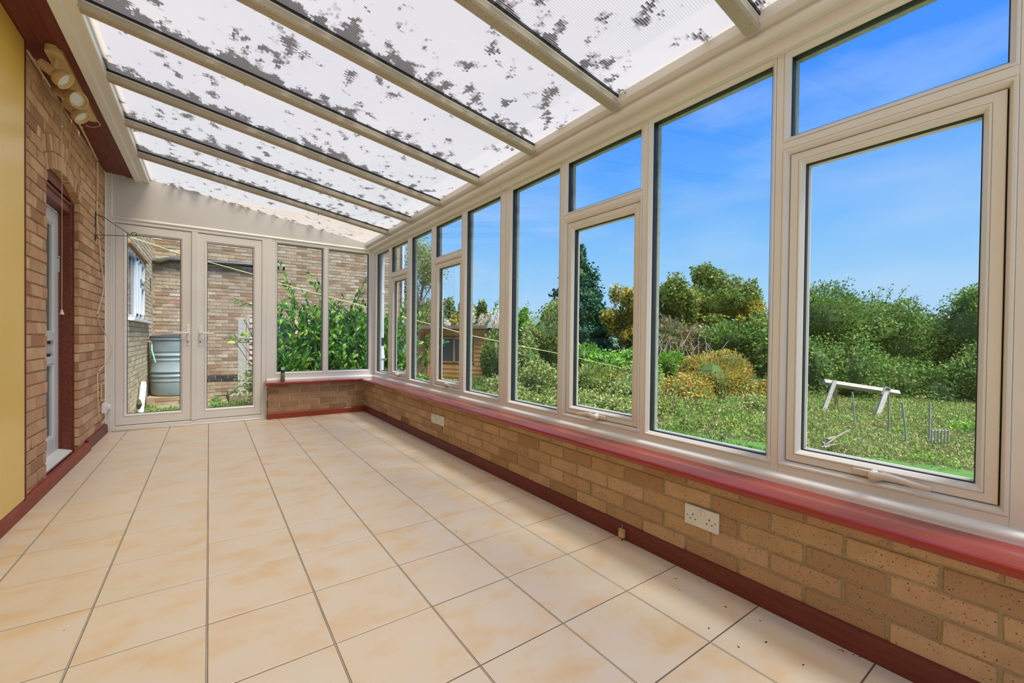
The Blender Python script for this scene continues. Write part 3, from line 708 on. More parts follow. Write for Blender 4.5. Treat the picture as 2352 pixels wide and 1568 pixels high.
# cover bead and sill bead
MB().box(XW - .004, XW, 2.632, 2.668, HB, 2.11, .0015).build('cover_bead', M['upvc'], w2)
mb = MB(); mb.prism([(XW, ZS), (XW - .028, ZS)] + arcp(XW - .008, ZS + .014, .020, 200, 100, 6) + [(XW, ZS + .036)], Y0, 5.765); tb = tag(struct('trim_5'), 'white quadrant bead between red sill and the long windows', 'trim'); mb.build('quadrant_bead', M['white'], tb, True)
# dark outer faces + algae-grey strip under the outer head
mb = MB(); mb.box(XW + .0705, XW + .078, Y0, 5.765, GT + .004, 2.16); mb.box(XW + .0705, XW + .085, Y0, 5.765, ZS - .02, GB - .012); mb.build('outer_head', M['grey_outer'], eb)
mb = MB(); mb.box(XR + .12, XW + .12, Y0, 5.78, ZS - .10, ZS - .032); mb.build('sill_packer', M['white'], eb)

# ---- corner post, end window, doors, gable
fmB = lambda a, b, d: (a, YD + d, b)
K2 = 1.0
w1 = struct('window_1')
g1b, g1t = .543, 2.100
window_unit(w1, [(.670, 1.187, 'f'), (1.257, 1.770, 'f')], fmB, ZS + .03, 2.155, .620, 1.835, M['upvc_door'], gb=g1b, gt=g1t)
MB().box(XW - .028, XW + .06, YD - .018, YD + .06, ZS, 2.18, .006).build('corner_post', M['upvc_door'], w1)
mb = MB(); mb.prism([(YD, ZS + .001), (YD - .03, ZS + .001)] + arcp(YD - .010, ZS + .014, .020, 200, 110, 5) + [(YD, ZS + .034)], .56, 1.82, fb); mb.build('quadrant_bead', M['white'], w1, True)
MB().box(.62, 1.83, YD + .001, YD + .06, ZS, ZS + .03).build('sub_frame', M['upvc_door'], w1)
gp = MB(); gz = lambda x: zr(x) + .066
gp.prism([(-.86, 2.160), (1.80, 2.160), (1.80, gz(1.80)), (-.50, gz(-.5)), (-.50, 2.64), (-.86, 2.64)], YD + .004, YD + .05); gp.build('gable_panel', M['gable'], wb)
mb = MB(); mb.prism([(YD - .012, 2.150), (YD - .012, 2.158), (YD - .004, 2.172), (YD + .006, 2.172), (YD + .006, 2.150)], -.855, 1.80, fb); mb.build('gable_bead', M['upvc_door'], wb)
MB().box(-.857, -.800, YD - .010, YD + .05, 0, 2.60, .004).build('corner_strip', M['upvc_door'], wb)
MB().box(-.857, -.845, YD - .02, YD + .0, 0, 2.60, .004).build('corner_bead', M['white'], wb)
MB().box(.555, .620, YD - .006, YD + .06, 0, 2.155, .004).build('mullion_post', M['upvc_door'], wb)
# French doors
d1 = struct('door_1')
fr = MB()
def fboxB(mb, a0, a1, b0, b1, d0, d1, bev=.002):
    t = MB().box(a0, a1, b0, b1, d0, d1, bev); k = len(mb.v); mb.v += [fmB(*p) for p in t.v]; mb.f += [tuple(k + i for i in f) for f in t.f]
fboxB(fr, -.800, -.782, 0, 2.150, -.004, .06); fboxB(fr, .507, .555, 0, 2.150, -.004, .06); fboxB(fr, -.782, .507, 2.108, 2.150, -.0035, .06); fboxB(fr, -.80, .555, 0, .045, -.012, .06)
fr.ring((-.800, .03, .525, 2.128), [(0, -.005), (.004, -.008), (.014, -.006), (.020, .008), (.020, .03)], fmB)
fr.build('door_frame', M['upvc_door'], d1, True)
MB().box(-.80, .56, YD - .03, YD - .005, 0, .012, .003).build('threshold_strip', M['chrome'], d1)
MB().box(-.782, .507, YD + .02, YD + .05, .044, .054).build('brush_seal', M['black'], d1)
for li, (a0, a1, ga, gb_, hx, dr) in enumerate(((-.779, -.133, -.691, -.256, -.190, -1), (-.131, .504, -.021, .420, -.082, 1))):
    lf = MB(); z0, z1 = .056, 2.103
    R = (a0, z0, a1, z1)
    # stiles and rails with their own glass rectangle
    g0, g1z = .166, 2.007
    def fr4(mb, A, B, d):   # ring between two rectangles
        n = len(mb.v)
        for q, dd in ((A, d[0]), (B, d[1])):
            mb.v += [fmB(q[0], q[1], dd), fmB(q[2], q[1], dd), fmB(q[2], q[3], dd), fmB(q[0], q[3], dd)]
        for c in range(4): c2 = (c + 1) % 4; mb.f.append((n + c, n + c2, n + 4 + c2, n + 4 + c))
    G = (ga, g0, gb_, g1z); G1 = (ga - .022, g0 - .022, gb_ + .022, g1z + .022)
    fr4(lf, R, R, (.05, .004)); fr4(lf, R, (a0 + .002, z0 + .002, a1 - .002, z1 - .002), (.004, .002)); fr4(lf, (a0 + .002, z0 + .002, a1 - .002, z1 - .002), G1, (.002, .002))
    fr4(lf, G1, G1, (.002, .006)); fr4(lf, R, G, (.05, .05)); fr4(lf, G, G, (.05, .02))
    lf = lf.build('door_leaf', M['upvc_door'], d1, False)
    b = MB(); b.ring(G1, [(0, -.001), (.004, -.003), (.008, .0), (.018, .009), (.022, .013), (.022, .022)], fmB); b.build('glazing_bead', M['upvc_door'], lf, True)
    b = MB(); b.ring(G1, [(.022, .018), (.0265, .019), (.0265, .024)], fmB); b.ring(G1, [(.0215, .028), (.0215, .05)], fmB); b.build('gasket', M['black'], lf)
    b = MB(); fboxB(b, ga - .004, gb_ + .004, g0 - .004, g1z + .004, .0245, .0275, 0); b.build('pane', M['glass'], lf)
    h = MB(); fboxB(h, hx - .0135, hx + .0135, .865, 1.095, -.006, .003, .004); h.build('handle_plate', M['white'], lf, True)
    h = MB(); h.tube([(hx, YD, 1.005), (hx, YD - .045, 1.005), (hx + dr * .02, YD - .052, 1.005), (hx + dr * .06, YD - .052, 1.005), (hx + dr * .125, YD - .050, 1.004)], [.010, .010, .0115, .0105, .0095], 10); h.build('handle_lever', M['white'], lf, True)
    h = MB(); h.lathe([(.008, 0), (.008, .004)], (hx, YD - .006, .915), (0, -1, 0), 12); h.lathe([(.004, 0), (.004, .005)], (hx, YD - .006, .900), (0, -1, 0), 8); h.build('key_cylinder', M['rust'], lf)
    h = MB(); [h.lathe([(.003, 0), (.003, .002)], (hx, YD - .006, q), (0, -1, 0), 8) for q in (1.078, .880)]; h.build('handle_screw', M['chrome'], lf)
mb = MB(); fboxB(mb, -.160, -.104, .05, 2.105, -.016, .004, .004); mb.build('astragal', M['upvc_door'], d1)
# tracery cable along the floor in front of the doors
mb = MB(); pts = [(-.80 + 1.37 * i / 24, YD - .035 - .012 * math.sin(i * .55) - .02 * (i < 4), .004 + .0) for i in range(25)]
mb.tube(pts, .0022, 6); fc = mb.build('floor_cable', M['cable'], None, True); tag(fc, 'thin beige cable lying along the foot of the glazed doors', 'cable')

# ================================================================== THINGS IN THE ROOM
def socket(name, y0, y1, z0, z1, single, label, slots=True):
    t = tag(empty(name, (XR, (y0 + y1) / 2, z0)), label, 'socket'); cy_, w, h = 0, (y1 - y0) / 2, z1 - z0
    MB().box(-.009, .0, -w, w, 0, h, .0025).build('face_plate', M['socket'], t)
    def hole(y, z, a, b, nm='pin_slot'): MB().box(-.0096, -.0088, y - a, y + a, z - b, z + b).build(nm, M['slot'], t)
    if single:
        for q in (.020, -.020): hole(q, h * .80, .0035, .0045); hole(q, h * .2, .0035, .0045)
        hole(0, h * .5, .003, .004)
    else:
        for s in (.036, -.036):
            # three pin slots below the rocker and the fixing screws
            hole(s, h * .56, .002, .0042); hole(s - .011, h * .34, .0035, .0018); hole(s + .011, h * .34, .0035, .0018)
        for s in (.061, -.061): MB().lathe([(.0025, 0), (.0022, .001)], (-.009, s, h * .47), (-1, 0, 0), 8).build('fixing_screw', M['slot'], t)
        for s in (.009, -.009): MB().box(-.0125, -.0085, s - .0075, s + .0075, h * .60, h * .88, .0015).build('rocker_switch', M['socket'], t)
    return t
socket('power_socket', .892, 1.042, .199, .284, False, 'white double socket plate on brick wall below the nearest windows, with two rockers')
socket('power_socket', 3.335, 3.500, .203, .288, False, 'white double socket plate in the far pair on the right brick wall')
socket('aerial_socket', 3.508, 3.595, .200, .285, True, 'narrow white outlet plate beside the far double socket')
# brass clip box on the skirting
t = tag(empty('clip_box', (XR - .020, 1.361, .012)), 'small brass coloured box screwed to the dark skirting', 'fitting')
MB().box(-.018, 0, -.016, .016, 0, .042, .002).build('box_body', M['brass'], t)
mb = MB(); mb.lathe([(.005, 0), (.005, .006), (.0035, .007), (.0035, .012), (.005, .013), (.004, .019)], (-.006, 0, .042), (0, 0, 1), 10); mb.build('screw', M['rust'], t, True)
MB().box(-.0186, -.0178, .006, .011, .034, .038).build('notch', M['slot'], t); MB().box(-.0186, -.0178, -.011, -.006, .034, .038).build('notch', M['slot'], t)
mb = MB(); mb.tube([(-.006, 0, .001), (-.009, -.004, -.006), (-.018, -.008, -.010)], .0018, 6); mb.build('wire_stub', M['slot'], t)
# green can on the end sill
t = tag(empty('aerosol_can', (.722, 5.665, ZS + .0018)), 'green spray can with grey cap standing on the end window sill', 'can')
MB().lathe([(.022, 0), (.024, .003), (.024, .098), (.022, .101)], (0, 0, 0), seg=20).build('can_body', M['green'], t, True)
MB().lathe([(.0205, .1012), (.0205, .137)], (0, 0, 0), seg=20).build('collar', M['can_dark'], t, True)
MB().lathe([(.021, .1375), (.021, .166), (.018, .170)], (0, 0, 0), seg=20).build('cap', M['can_grey'], t, True)
mb = MB()
for i in range(7):
    a0 = math.radians(-125 + i * 8); a1 = math.radians(-117 + i * 8)
    mb.quad(*[(.0244 * math.cos(a), .0244 * math.sin(a), z) for a, z in ((a0, .02), (a1, .02), (a1, .085), (a0, .085))])
mb.build('label_panel', M['red'], t); 
mb = MB()
for k in range(5):
    for i in range(4):
        a0 = math.radians(-118 + i * 8); a1 = math.radians(-112 + i * 8); z = .028 + k * .011
        mb.quad(*[(.0246 * math.cos(a), .0246 * math.sin(a), zq) for a, zq in ((a0, z), (a1, z), (a1, z + .005), (a0, z + .005))])
mb.build('label_print', M['can_dark'], t)

# crumbs on the floor
mb = MB(); RC = random.Random(77); cr0 = Vector((1.55, 1.2, 0))
spots_ = [at_z(1928, 1492, .0005), at_z(1945, 1498, .0005), at_z(1975, 1508, .0005), at_z(1845, 1526, .0005), at_z(1412, 1226, .0005), at_z(1305, 1181, .0005), at_z(1120, 1090, .0005), at_z(1199, 1123, .0005), at_z(147, 1447, .0005), at_z(1048, 1220, .0005), at_z(1936, 1494, .0005), at_z(1960, 1503, .0005), at_z(1720, 1385, .0005), at_z(1728, 1388, .0005)] + [Vector((1.672 - RC.random() ** 2 * .30, RC.uniform(.5, 5.3), .0005)) for _ in range(46)]
for p in spots_:
    a = RC.uniform(0, 6.28); l = RC.uniform(.002, .0065); w = l * RC.uniform(.3, .6); q = p - cr0
    n = len(mb.v); ca, sa = math.cos(a), math.sin(a)
    for x, y, z in ((-l, 0, 0), (0, -w, 0), (l, 0, 0), (0, w, 0), (0, 0, w * .8)): mb.v.append((q.x + x * ca - y * sa, q.y + x * sa + y * ca, q.z + z))
    mb.f += [(n, n + 1, n + 4), (n + 1, n + 2, n + 4), (n + 2, n + 3, n + 4), (n + 3, n, n + 4), (n, n + 3, n + 2, n + 1)]
o = mb.build('floor_crumbs', M['screw'], None, False, cr0); tag(o, 'tiny dark crumbs and leaf bits scattered on the tiles near the right wall', 'debris', kind='stuff')
# hanging basket bracket on the left wall
br = tag(empty('hanging_bracket', (XL, 5.30, 1.83)), 'black wrought iron hanging basket bracket on the brick wall beside the glazed doors', 'bracket')
mb = MB(); mb.box(0, .006, -.008, .008, .0, .27, .001); mb.build('back_plate', M['iron'], br)
for q in (.02, .25):
    mb = MB(); mb.lathe([(.005, 0), (.004, .003)], (.006, 0, q), (1, 0, 0), 8); mb.build('screw', M['iron'], br)
mb = MB(); curl = [(.006, 0, .055), (.15, 0, .070), (.25, 0, .082)] + [(.270 + .020 * math.cos(a), 0, .100 + .017 * math.sin(a)) for a in [math.radians(-100 + 20 * i) for i in range(17)]]
mb.tube(curl, .003, 6); mb.build('arm', M['iron'], br, True)
mb = MB(); mb.tube([(.006, 0, .24), (.06, 0, .225), (.21, 0, .115), (.245, 0, .082)], .003, 6); mb.build('brace', M['iron'], br, True)
mb = MB(); mb.tube([(.012, 0, .05)] + [(.035 + .026 * math.cos(a), 0, .048 + .026 * math.sin(a)) for a in [math.radians(200 + 17 * i) for i in range(10)]], .0025, 6); mb.build('scroll', M['iron'], br, True)

# cable down the left wall
pix = [(50, 112), (60, 132), (75, 165), (95, 186), (115, 198), (135, 216), (155, 240), (172, 268), (186, 292), (205, 330), (222, 366)]
pts = [at_z(u, v, 2.588) for u, v in pix]
pts = [Vector((max(p.x, XL + .004), p.y, p.z)) for p in pts]
pts2 = [at_x(u, v, XL + .010) for u, v in ((223.5, 372), (224, 420), (223, 460), (222, 500), (227, 545), (231, 590), (235, 625), (238.5, 660))]
pts3 = [Vector((XL + .02, 5.68, 1.30))]
pts3 = [at_x(235, 680, XL + .012), at_x(222.5, 723, XL + .010), at_x(230, 745, XL + .012)] + [at_y(u, v, 5.66) for u, v in ((245, 772), (258, 800), (254, 820), (243, 835))] + [at_x(u, v, XL + .010) for u, v in ((225, 853.5), (223.7, 866), (224.5, 910), (226, 950), (229.6, 968))] + [at_x(236, 972, XL + .008)] + [at_y(u, v, 5.68) for u, v in ((245, 955), (252.5, 938))]
cb = tag(empty('cable', (XL, 5.3, 2.4)), 'old cream cable clipped round the brick wall from soffit to floor box', 'cable')
o = MB().tube([p - cb.location for p in pts + pts2], .0062, 7).build('upper_cable', M['cable'], cb, True)
o = MB().tube([p - cb.location for p in [pts2[-1]] + pts3], .004, 7).build('lower_cable', M['cable'], cb, True)
for i in (1, 4, 6, 8, 10): 
    p = pts[i]; MB().box(-.004, .012, -.006, .006, -.006, .006, .002).build('cable_clip', M['cable'], cb, False, p - cb.location)
for p in (pts2[2], pts3[1], pts3[7], pts3[11]): MB().box(-.002, .010, -.005, .005, -.004, .004, .002).build('cable_clip', M['iron'], cb, False, p - cb.location)
# vent grille and junction box
t = tag(empty('vent_grille', (XL, 5.60, .335)), 'small cream slotted vent grille low on the left brick wall', 'vent')
MB().box(0, .012, -.078, .075, 0, .170, .003).build('grille_plate', M['cream'], t)
mb = MB()
for r in range(7):
    for c in range(4): mb.box(.0118, .0128, -.052 + c * .030, -.034 + c * .030, .018 + r * .021, .030 + r * .021)
mb.build('slots', M['slot'], t)
t = tag(empty('junction_box', (XL, 5.64, .215)), 'white plastic electrical box with plug beside the glazed doors', 'electrical box')
MB().box(0, .032, -.065, .045, 0, .095, .004).build('box_body', M['white'], t)
MB().box(.032, .060, -.02, .03, .03, .075, .006).build('plug', M['white'], t, True)
# pull cord
p0 = at_y(142, 285, 4.02)
t = tag(empty('pull_cord', (p0.x, p0.y, 1.10)), 'thin light pull cord hanging in front of the arched side door', 'cord')
ztop = 2.592; zbot = at_y(143, 722, 4.02).z
t.location.z = zbot
MB().tube([(0, 0, .03), (.001, 0, .5), (0, 0, ztop - zbot)], .0014, 6).build('string', M['cable'], t)
MB().lathe([(.012, 0), (.011, .006), (.006, .022), (.004, .034)], (0, 0, 0), seg=14).build('pull_bell', M['socket'], t, True)
MB().lathe([(.006, -.004), (.006, .004)], (0, 0, at_y(142, 290, 4.02).z - zbot), seg=10).build('cord_toggle', M['socket'], t, True)

# triple spotlight bar under the soffit
sp = tag(empty('spotlight_bar', (-.70, 3.85, 2.592)), 'cream triple spotlight bar fixed under the maroon soffit', 'light fitting')
def rel(v): return Vector(v) - sp.location
mb = MB(); A = at_z(128, 118, 2.575); B = at_z(204, 268, 2.575)
prof = []
for i in range(9): a = pi / 2 + pi * i / 8; prof.append((A.y - .02 + .040 * math.cos(pi / 2 + pi * i / 8), A.x + .040 * math.sin(pi / 2 + pi * i / 8)))
ys = [A.y, B.y]; xc = (A.x + B.x) / 2
loop = [(ys[0] + .038 * math.cos(pi / 2 + pi * i / 8), .038 * math.sin(pi / 2 + pi * i / 8)) for i in range(9)] + [(ys[1] + .038 * math.cos(-pi / 2 + pi * i / 8), .038 * math.sin(-pi / 2 + pi * i / 8)) for i in range(9)]
mb.prism([(q, p) for p, q in loop], 2.558, 2.592, lambda p, q, a: (xc + p - sp.location.x, q - sp.location.y, a - sp.location.z))
mb.build('mounting_bar', M['cream'], sp, True)
heads = [((152, 188), 2.44, (96, 146), 2.515, (.35, -.15, -.9)), ((182, 231), 2.445, (128, 208), 2.52, (.45, -.75, -.45)), ((190, 272), 2.43, (152, 238), 2.51, (.1, -.2, -1))]
for i, (hp, hz, tp, tz, dirv) in enumerate(heads):
    H = at_z(*hp, hz); Tl = at_z(*tp, tz); axis = (H - Tl); ln = axis.length; axis.normalize()
    if ln > .19: Tl = H - axis * .19; ln = .19
    h = MB(); r = .027
    h.lathe([(r * .55, -.012), (r * .92, -.008), (r, 0), (r, ln * .52), (r * 1.05, ln * .56), (.043, ln * .66), (.050, ln * .80), (.051, ln * 1.0), (.047, ln * 1.0), (.045, ln * .9)], rel(Tl), axis, 24)
    hd = h.build('spot_head', M['cream'], sp, True)
    l_ = MB(); l_.lathe([(.003, ln * .93), (.02, ln * .925), (.038, ln * .90), (.043, ln * .86)], rel(Tl), axis, 24); l_.build('bulb_face', M['lamp'], hd, True)
    mid = Tl + axis * ln * .45; top = Vector((xc, mid.y, 2.565))
    MB().tube([rel(mid), rel((mid + top) / 2 + Vector((.005, 0, .004))), rel(top)], [.010, .013, .010], 10).build('knuckle', M['cream'], sp, True)
    MB().lathe([(.013, -.01), (.016, 0), (.013, .01)], rel((mid + top) / 2), (0, 1, 0), 12).build('pivot', M['brass'], sp, True)
P1 = at_z(199, 240, 2.578); P2 = at_z(231, 288, 2.578); P3 = at_z(215, 293, 2.57); P4 = at_z(197, 288, 2.55)
MB().tube([rel(p) for p in (P1, P2, P3, P4)], .0035, 6).build('flex', M['cable'], sp, True)

# ================================================================== OUTSIDE, END OF THE HOUSE
GZ = -.33
XH, YF = -.945, 11.05
wlx = tag(empty('house_wall', (0, 0, GZ)), 'pale brick house side wall seen through the left glazed door', 'wall', kind='structure')
WY0, WY1, WZ0, WZ1 = 8.04, 9.90, 1.215, 2.26
def keep_ext(l, r, z):
    if z < WZ0 - .03 or z > WZ1 + .03: return [(l, r)]
    out = []
    if l < WY0: out.append((l, min(r, WY0)))
    if r > WY1: out.append((max(l, WY1), r))
    return out
zl = [GZ + .04 + .075 * i for i in range(0, 44)]
wlo = wlx.location
mb = MB()
for (a, b, c, d) in ((5.83, WY0, GZ, 3.1), (WY1, YF, GZ, 3.1), (WY0, WY1, GZ, WZ0), (WY0, WY1, WZ1, 3.1)): mb.box(XH - .12, XH - .006, a, b, c - GZ, d - GZ)
mb.build('mortar', M['mortar_far'], wlx)
lay(wlx, BR_cream, lambda a, z: Vector((XH, a, z - GZ)), pi / 2, 6.6, YF, zl, 6.0, keep=keep_ext, order=lambda a, z: 0 if a > 7.6 and z < 2.6 else 1 + (z > 2.6), maxparts=300, mt=M['brick_cream'])
# window in that wall
ow_ = tag(empty('house_window', (XH, (WY0 + WY1) / 2, WZ0)), 'white casement window in the outside house wall beyond the doors', 'window', kind='structure')
def ob(mb, y0, y1, z0, z1, x0=-.06, x1=-.01, bev=.004): mb.box(x0, x1, y0 - ow_.location.y, y1 - ow_.location.y, z0 - WZ0, z1 - WZ0, bev)
f_ = MB(); ob(f_, WY0, WY1, WZ0, WZ0 + .06); ob(f_, WY0, WY1, WZ1 - .06, WZ1); ob(f_, WY0, WY0 + .06, WZ0, WZ1); ob(f_, WY1 - .06, WY1, WZ0, WZ1)
ob(f_, 8.86, 8.93, WZ0, WZ1); ob(f_, 9.26, 9.34, WZ0, WZ1); f_.build('frame', M['win_white'], ow_)
for (a, b, c, d) in ((8.95, 9.25, WZ0 + .05, WZ1 - .05), (9.35, 9.83, WZ0 + .05, 1.82), (9.35, 9.83, 1.86, WZ1 - .05)):
    s = MB(); w = .055
    ob(s, a, b, c, c + w, -.05, .005); ob(s, a, b, d - w, d, -.05, .005); ob(s, a, a + w, c, d, -.05, .005); ob(s, b - w, b, c, d, -.05, .005); s.build('casement', M['win_white'], ow_)
g_ = MB(); ob(g_, WY0 + .05, WY1 - .05, WZ0 + .05, WZ1 - .05, -.045, -.038, 0); g_.build('pane', M['shed_glass'], ow_)
s = MB(); ob(s, WY0 - .05, WY1 + .5, WZ0 - .035, WZ0 + .005, -.05, .07); s.build('window_sill', M['win_white'], ow_)
s = MB(); ob(s, WY0 - .1, WY1 + .15, WZ1 + .005, WZ1 + .04, -.02, .035); s.build('drip_hood', M['shed_dark'], ow_)

wf = tag(empty('neighbour_wall', (0, 0, GZ)), 'weathered brick gable wall of the neighbouring building beyond the doors', 'wall', kind='structure')
XE = 4.36
MB().box(XH, XE, YF + .006, YF + .22, 0, 4.1).build('mortar', M['mortar_far'], wf)
zf = [GZ + .035 + .075 * i for i in range(0, 57)]
def dpc(z): return BR_black if .0 < z < .14 else None
lay(wf, BR_far, lambda a, z: Vector((a, YF, z - GZ)), 0, XH + .01, XE, zf, -.9, mats_over=dpc, order=lambda a, z: (0 if (a < .85 and z < 2.9) else 1 if z > 1.4 else 2), maxparts=300, mt=M['brick_far'])
lay(wf, BR_far, lambda a, z: Vector((XE, a, z - GZ)), pi / 2, YF, YF + 3.0, zf[14:], YF, maxparts=0, mt=M['brick_far'])
MB().box(XE - .2, XE - .006, YF, YF + 3.0, 0, 4.1).build('mortar', M['mortar_far'], wf)
# pipes
pp = tag(empty('waste_pipe', (XH, YF, 2.5)), 'black waste pipe running across the neighbouring brick wall', 'pipe')
za = at_y(355, 600, YF - .06).z; 
pts = [at_y(u, v, YF - .07) - pp.location for u, v in ((350, 599), (365, 600.5), (378, 598), (385, 596.5), (420, 598), (500, 603.5), (582, 609.5), (640, 613))]
MB().tube(pts, .052, 10).build('pipe', M['pipe_black'], pp, True)
MB().tube([at_y(u, v, YF - .07) - pp.location for u, v in ((357, 600), (366, 601), (378, 598), (386, 596.5))], [.056, .062, .060, .056], 10).build('lagging', M['moss'], pp, True)
for (u, nm, lb) in ((926, 'drainpipe', 'white drainpipe at the corner of the neighbouring building'),):
    a = at_y(u, 560, YF - .06); b = at_y(u, 760, YF - .06)
    t = tag(empty(nm, (a.x, a.y, b.z)), lb, 'drainpipe'); MB().tube([(0, 0, 0), (0, 0, a.z - b.z + .6)], .035, 10).build('pipe', M['pipe_white'], t, True)
    MB().tube([(0, 0, .9), (0, 0, .98)], .042, 10).build('collar', M['pipe_white'], t, True)
dp = tag(empty('drainpipe', (1.99, 5.88, .50)), 'white gutter downpipe just outside the corner of the windows', 'drainpipe')
MB().tube([(0, 0, .475), (0, 0, 1.68)], .036, 14).build('upper_pipe', M['pipe_white'], dp, True)
MB().tube([(0, 0, 1.10), (0, 0, 1.13)], .041, 14).build('bracket', M['win_white'], dp, True)
MB().tube([(0, 0, .02), (0, 0, .18)], .036, 14).build('lower_pipe', M['pipe_white'], dp, True)
MB().lathe([(.05, .18), (.05, .22), (.042, .24), (.042, .30), (.036, .31), (.036, .36)], (0, 0, 0), seg=16).build('collar', M['pipe_white'], dp, True)
MB().tube([(0, 0, .34), (0, 0, .48)], .032, 14).build('dark_joint', M['pipe_black'], dp, True)
MB().tube([(0, 0, 1.66), (0, .02, 1.72), (-.06, .03, 1.79), (-.09, .03, 1.83)], .036, 12).build('swan_neck', M['pipe_white'], dp, True)
gu = tag(empty('gutter', (2.0, 5.0, 2.20)), 'white plastic gutter outside above the long windows', 'gutter')
mb = MB(); mb.prism([(-.055, .05)] + [(.055 * math.cos(a), .055 * math.sin(a) + .05) for a in [math.radians(180 + 18 * i) for i in range(1, 10)]] + [(.055, .05)] + [(.050 * math.cos(a), .050 * math.sin(a) + .05) for a in [math.radians(360 - 18 * i) for i in range(0, 11)]], Y0 - 5.0, .95); mb.build('gutter_channel', M['pipe_white'], gu, True)

# water tank
wt = tag(empty('water_tank', (-.47, 10.36, -.165)), 'pale blue grey ribbed plastic water tank beyond the left glazed door', 'water tank')
pr_ = [(.30, 0), (.345, .012), (.362, .06), (.365, .23), (.372, .232), (.372, .246), (.362, .25), (.358, .295), (.366, .30), (.372, .305), (.372, .32), (.358, .335), (.352, .365), (.360, .37), (.372, .378), (.372, .39), (.364, .40)]
pr_ += [(.364, .555), (.371, .56), (.371, .572), (.358, .58), (.355, .62), (.371, .632), (.371, .645), (.358, .66), (.355, .69), (.364, .70), (.366, .88), (.380, .885), (.380, .905), (.372, .908)]
pr_ = [(r * 1.2, z * 1.19) for r, z in pr_]
MB().lathe(pr_, (0, 0, 0), seg=48).build('tank_body', M['barrel'], wt, True)
MB().lathe([(r * 1.2, z * 1.19) for r, z in ((.378, .908), (.374, .930), (.34, .945), (.20, .965), (.08, .972), (.02, .973))], (0, 0, 0), seg=40).build('lid', M['barrel_lid'], wt, True)
tp = tag(empty('garden_tap', at_x(326, 785, XH)), 'small garden tap on the pale house wall with green hose', 'tap')
MB().tube([(0, 0, 0), (.09, 0, .005), (.12, 0, -.0), (.13, 0, -.045)], .012, 8).build('spout', M['rust'], tp, True)
MB().tube([(.07, -.03, .05), (.07, .03, .06)], .006, 6).build('tap_handle', M['rust'], tp, True); MB().tube([(.07, 0, 0), (.07, 0, .055)], .007, 6).build('spindle', M['rust'], tp, True)
hA = tp.location + Vector((.13, 0, -.045)); hB = at_x(357, 832, -.76)
MB().tube([(0.13, 0, -.045), (.135, -.05, -.14), tuple(hB - tp.location)], .011, 8).build('hose', M['hose'], tp, True)
# brick plinth of the tank
pl = tag(empty('tank_plinth', (-.47, 10.36, GZ)), 'low brick plinth under the water tank', 'plinth')
MB().box(-.455, .44, -.44, .44, 0, .164).build('mortar', M['mortar_far'], pl)
for ci, z in enumerate((.043, .120)):
    for k in range(4):
        x = -.44 + .112 * (ci % 2) + .225 * k + .0
        if x > .36: continue
        o = link('brick', RNG.choice(BR_far), pl); o.location = (x + .10, -.448, z)
bp = at_x(321, 948, -.88)
st = tag(empty('soil_pipe', (bp.x, bp.y, GZ)), 'short mossy white pipe stub standing by the pale house wall', 'pipe')
tpv = at_x(330, 879, -.88)
MB().tube([(0, 0, 0), tuple(tpv - Vector((bp.x, bp.y, GZ)))], .042, 12).build('pipe', M['pipe_white'], st, True)
c = tpv - Vector((bp.x, bp.y, GZ)); MB().lathe([(.050, -.045), (.050, 0), (.035, .012)], c, seg=14).build('cap', M['moss'], st, True)
MB().tube([(-.015, -.03, .16), (.0, -.05, .23), (-.012, -.01, .30)], [.02, .038, .02], 8).build('moss_clump', M['moss'], st, True)

# outside bracket on house wall
p = at_x(345, 655, XH)
b2 = tag(empty('wall_bracket', (XH, p.y, p.z - .12)), 'small black iron bracket on the outside house wall', 'bracket')
MB().box(0, .01, -.01, .01, 0, .26).build('back_plate', M['iron'], b2)
MB().tube([(.01, 0, .05), (.30, 0, .05)] + [(.32 + .02 * math.cos(a), 0, .065 + .02 * math.sin(a)) for a in [math.radians(-90 + 30 * i) for i in range(9)]], .005, 6).build('arm', M['iron'], b2, True)
MB().tube([(.01, 0, .24), (.29, 0, .05)], .005, 6).build('brace', M['iron'], b2, True)

# washing line from the house wall to the garden
LA, LB = (-.935, 8.25), (7.45, 5.77)            # plan of the line: hook on the house wall to the garden
def on_line(u, v):
    p = at(u, v, 1.0); dx, dy, dz = p.x, p.y, p.z - CAMZ; ex, ey = LB[0] - LA[0], LB[1] - LA[1]
    t = (LA[0] * ey - LA[1] * ex) / (dx * ey - dy * ex); return Vector((dx * t, dy * t, CAMZ + dz * t))
ctl = [on_line(u, v) for u, v in ((302, 545), (415, 583), (476, 600.5), (582, 630), (640, 650), (780, 688), (960, 737), (994, 745.5), (1075, 769), (1152, 785), (1184, 792.5), (1285, 812), (1370, 832), (1460, 852))]
ln_ = tag(empty('washing_line', tuple(ctl[0])), 'pale yellow washing line sagging across the garden', 'line')
MB().tube([q - ln_.location for q in ctl], .0055, 5).build('line', M['line'], ln_)
# support pole at its garden end
# ground
gr = tag(empty('garden_ground'), 'earth ground of the garden', 'ground', kind='structure')
mb = MB(); n = 40
def gh(x, y):
    d = math.hypot(x, y); g = -.36 - .010 * max(0, d - 8)
    if d > 40: g += .03 * (d - 40)
    return g
MB().box(-3, 60, 5.9, 60, GZ - .3, GZ - .12)
xs_ = [1.98 + (70 - 1.98) * (i / 30) ** 1.6 for i in range(31)]; ys_ = [-25 + 95 * j / 50 for j in range(51)]
for i in range(30):
    for j in range(50):
        q = [(xs_[a], ys_[b]) for a, b in ((i, j), (i + 1, j), (i + 1, j + 1), (i, j + 1))]
        mb.quad(*[(x, y, gh(x, y)) for x, y in q])
mb.build('garden_earth', M['earth'], gr)
MB().box(-1.2, 1.98, 5.84, 14, GZ - .4, GZ - .03).build('yard_bed', M['earth'], gr)
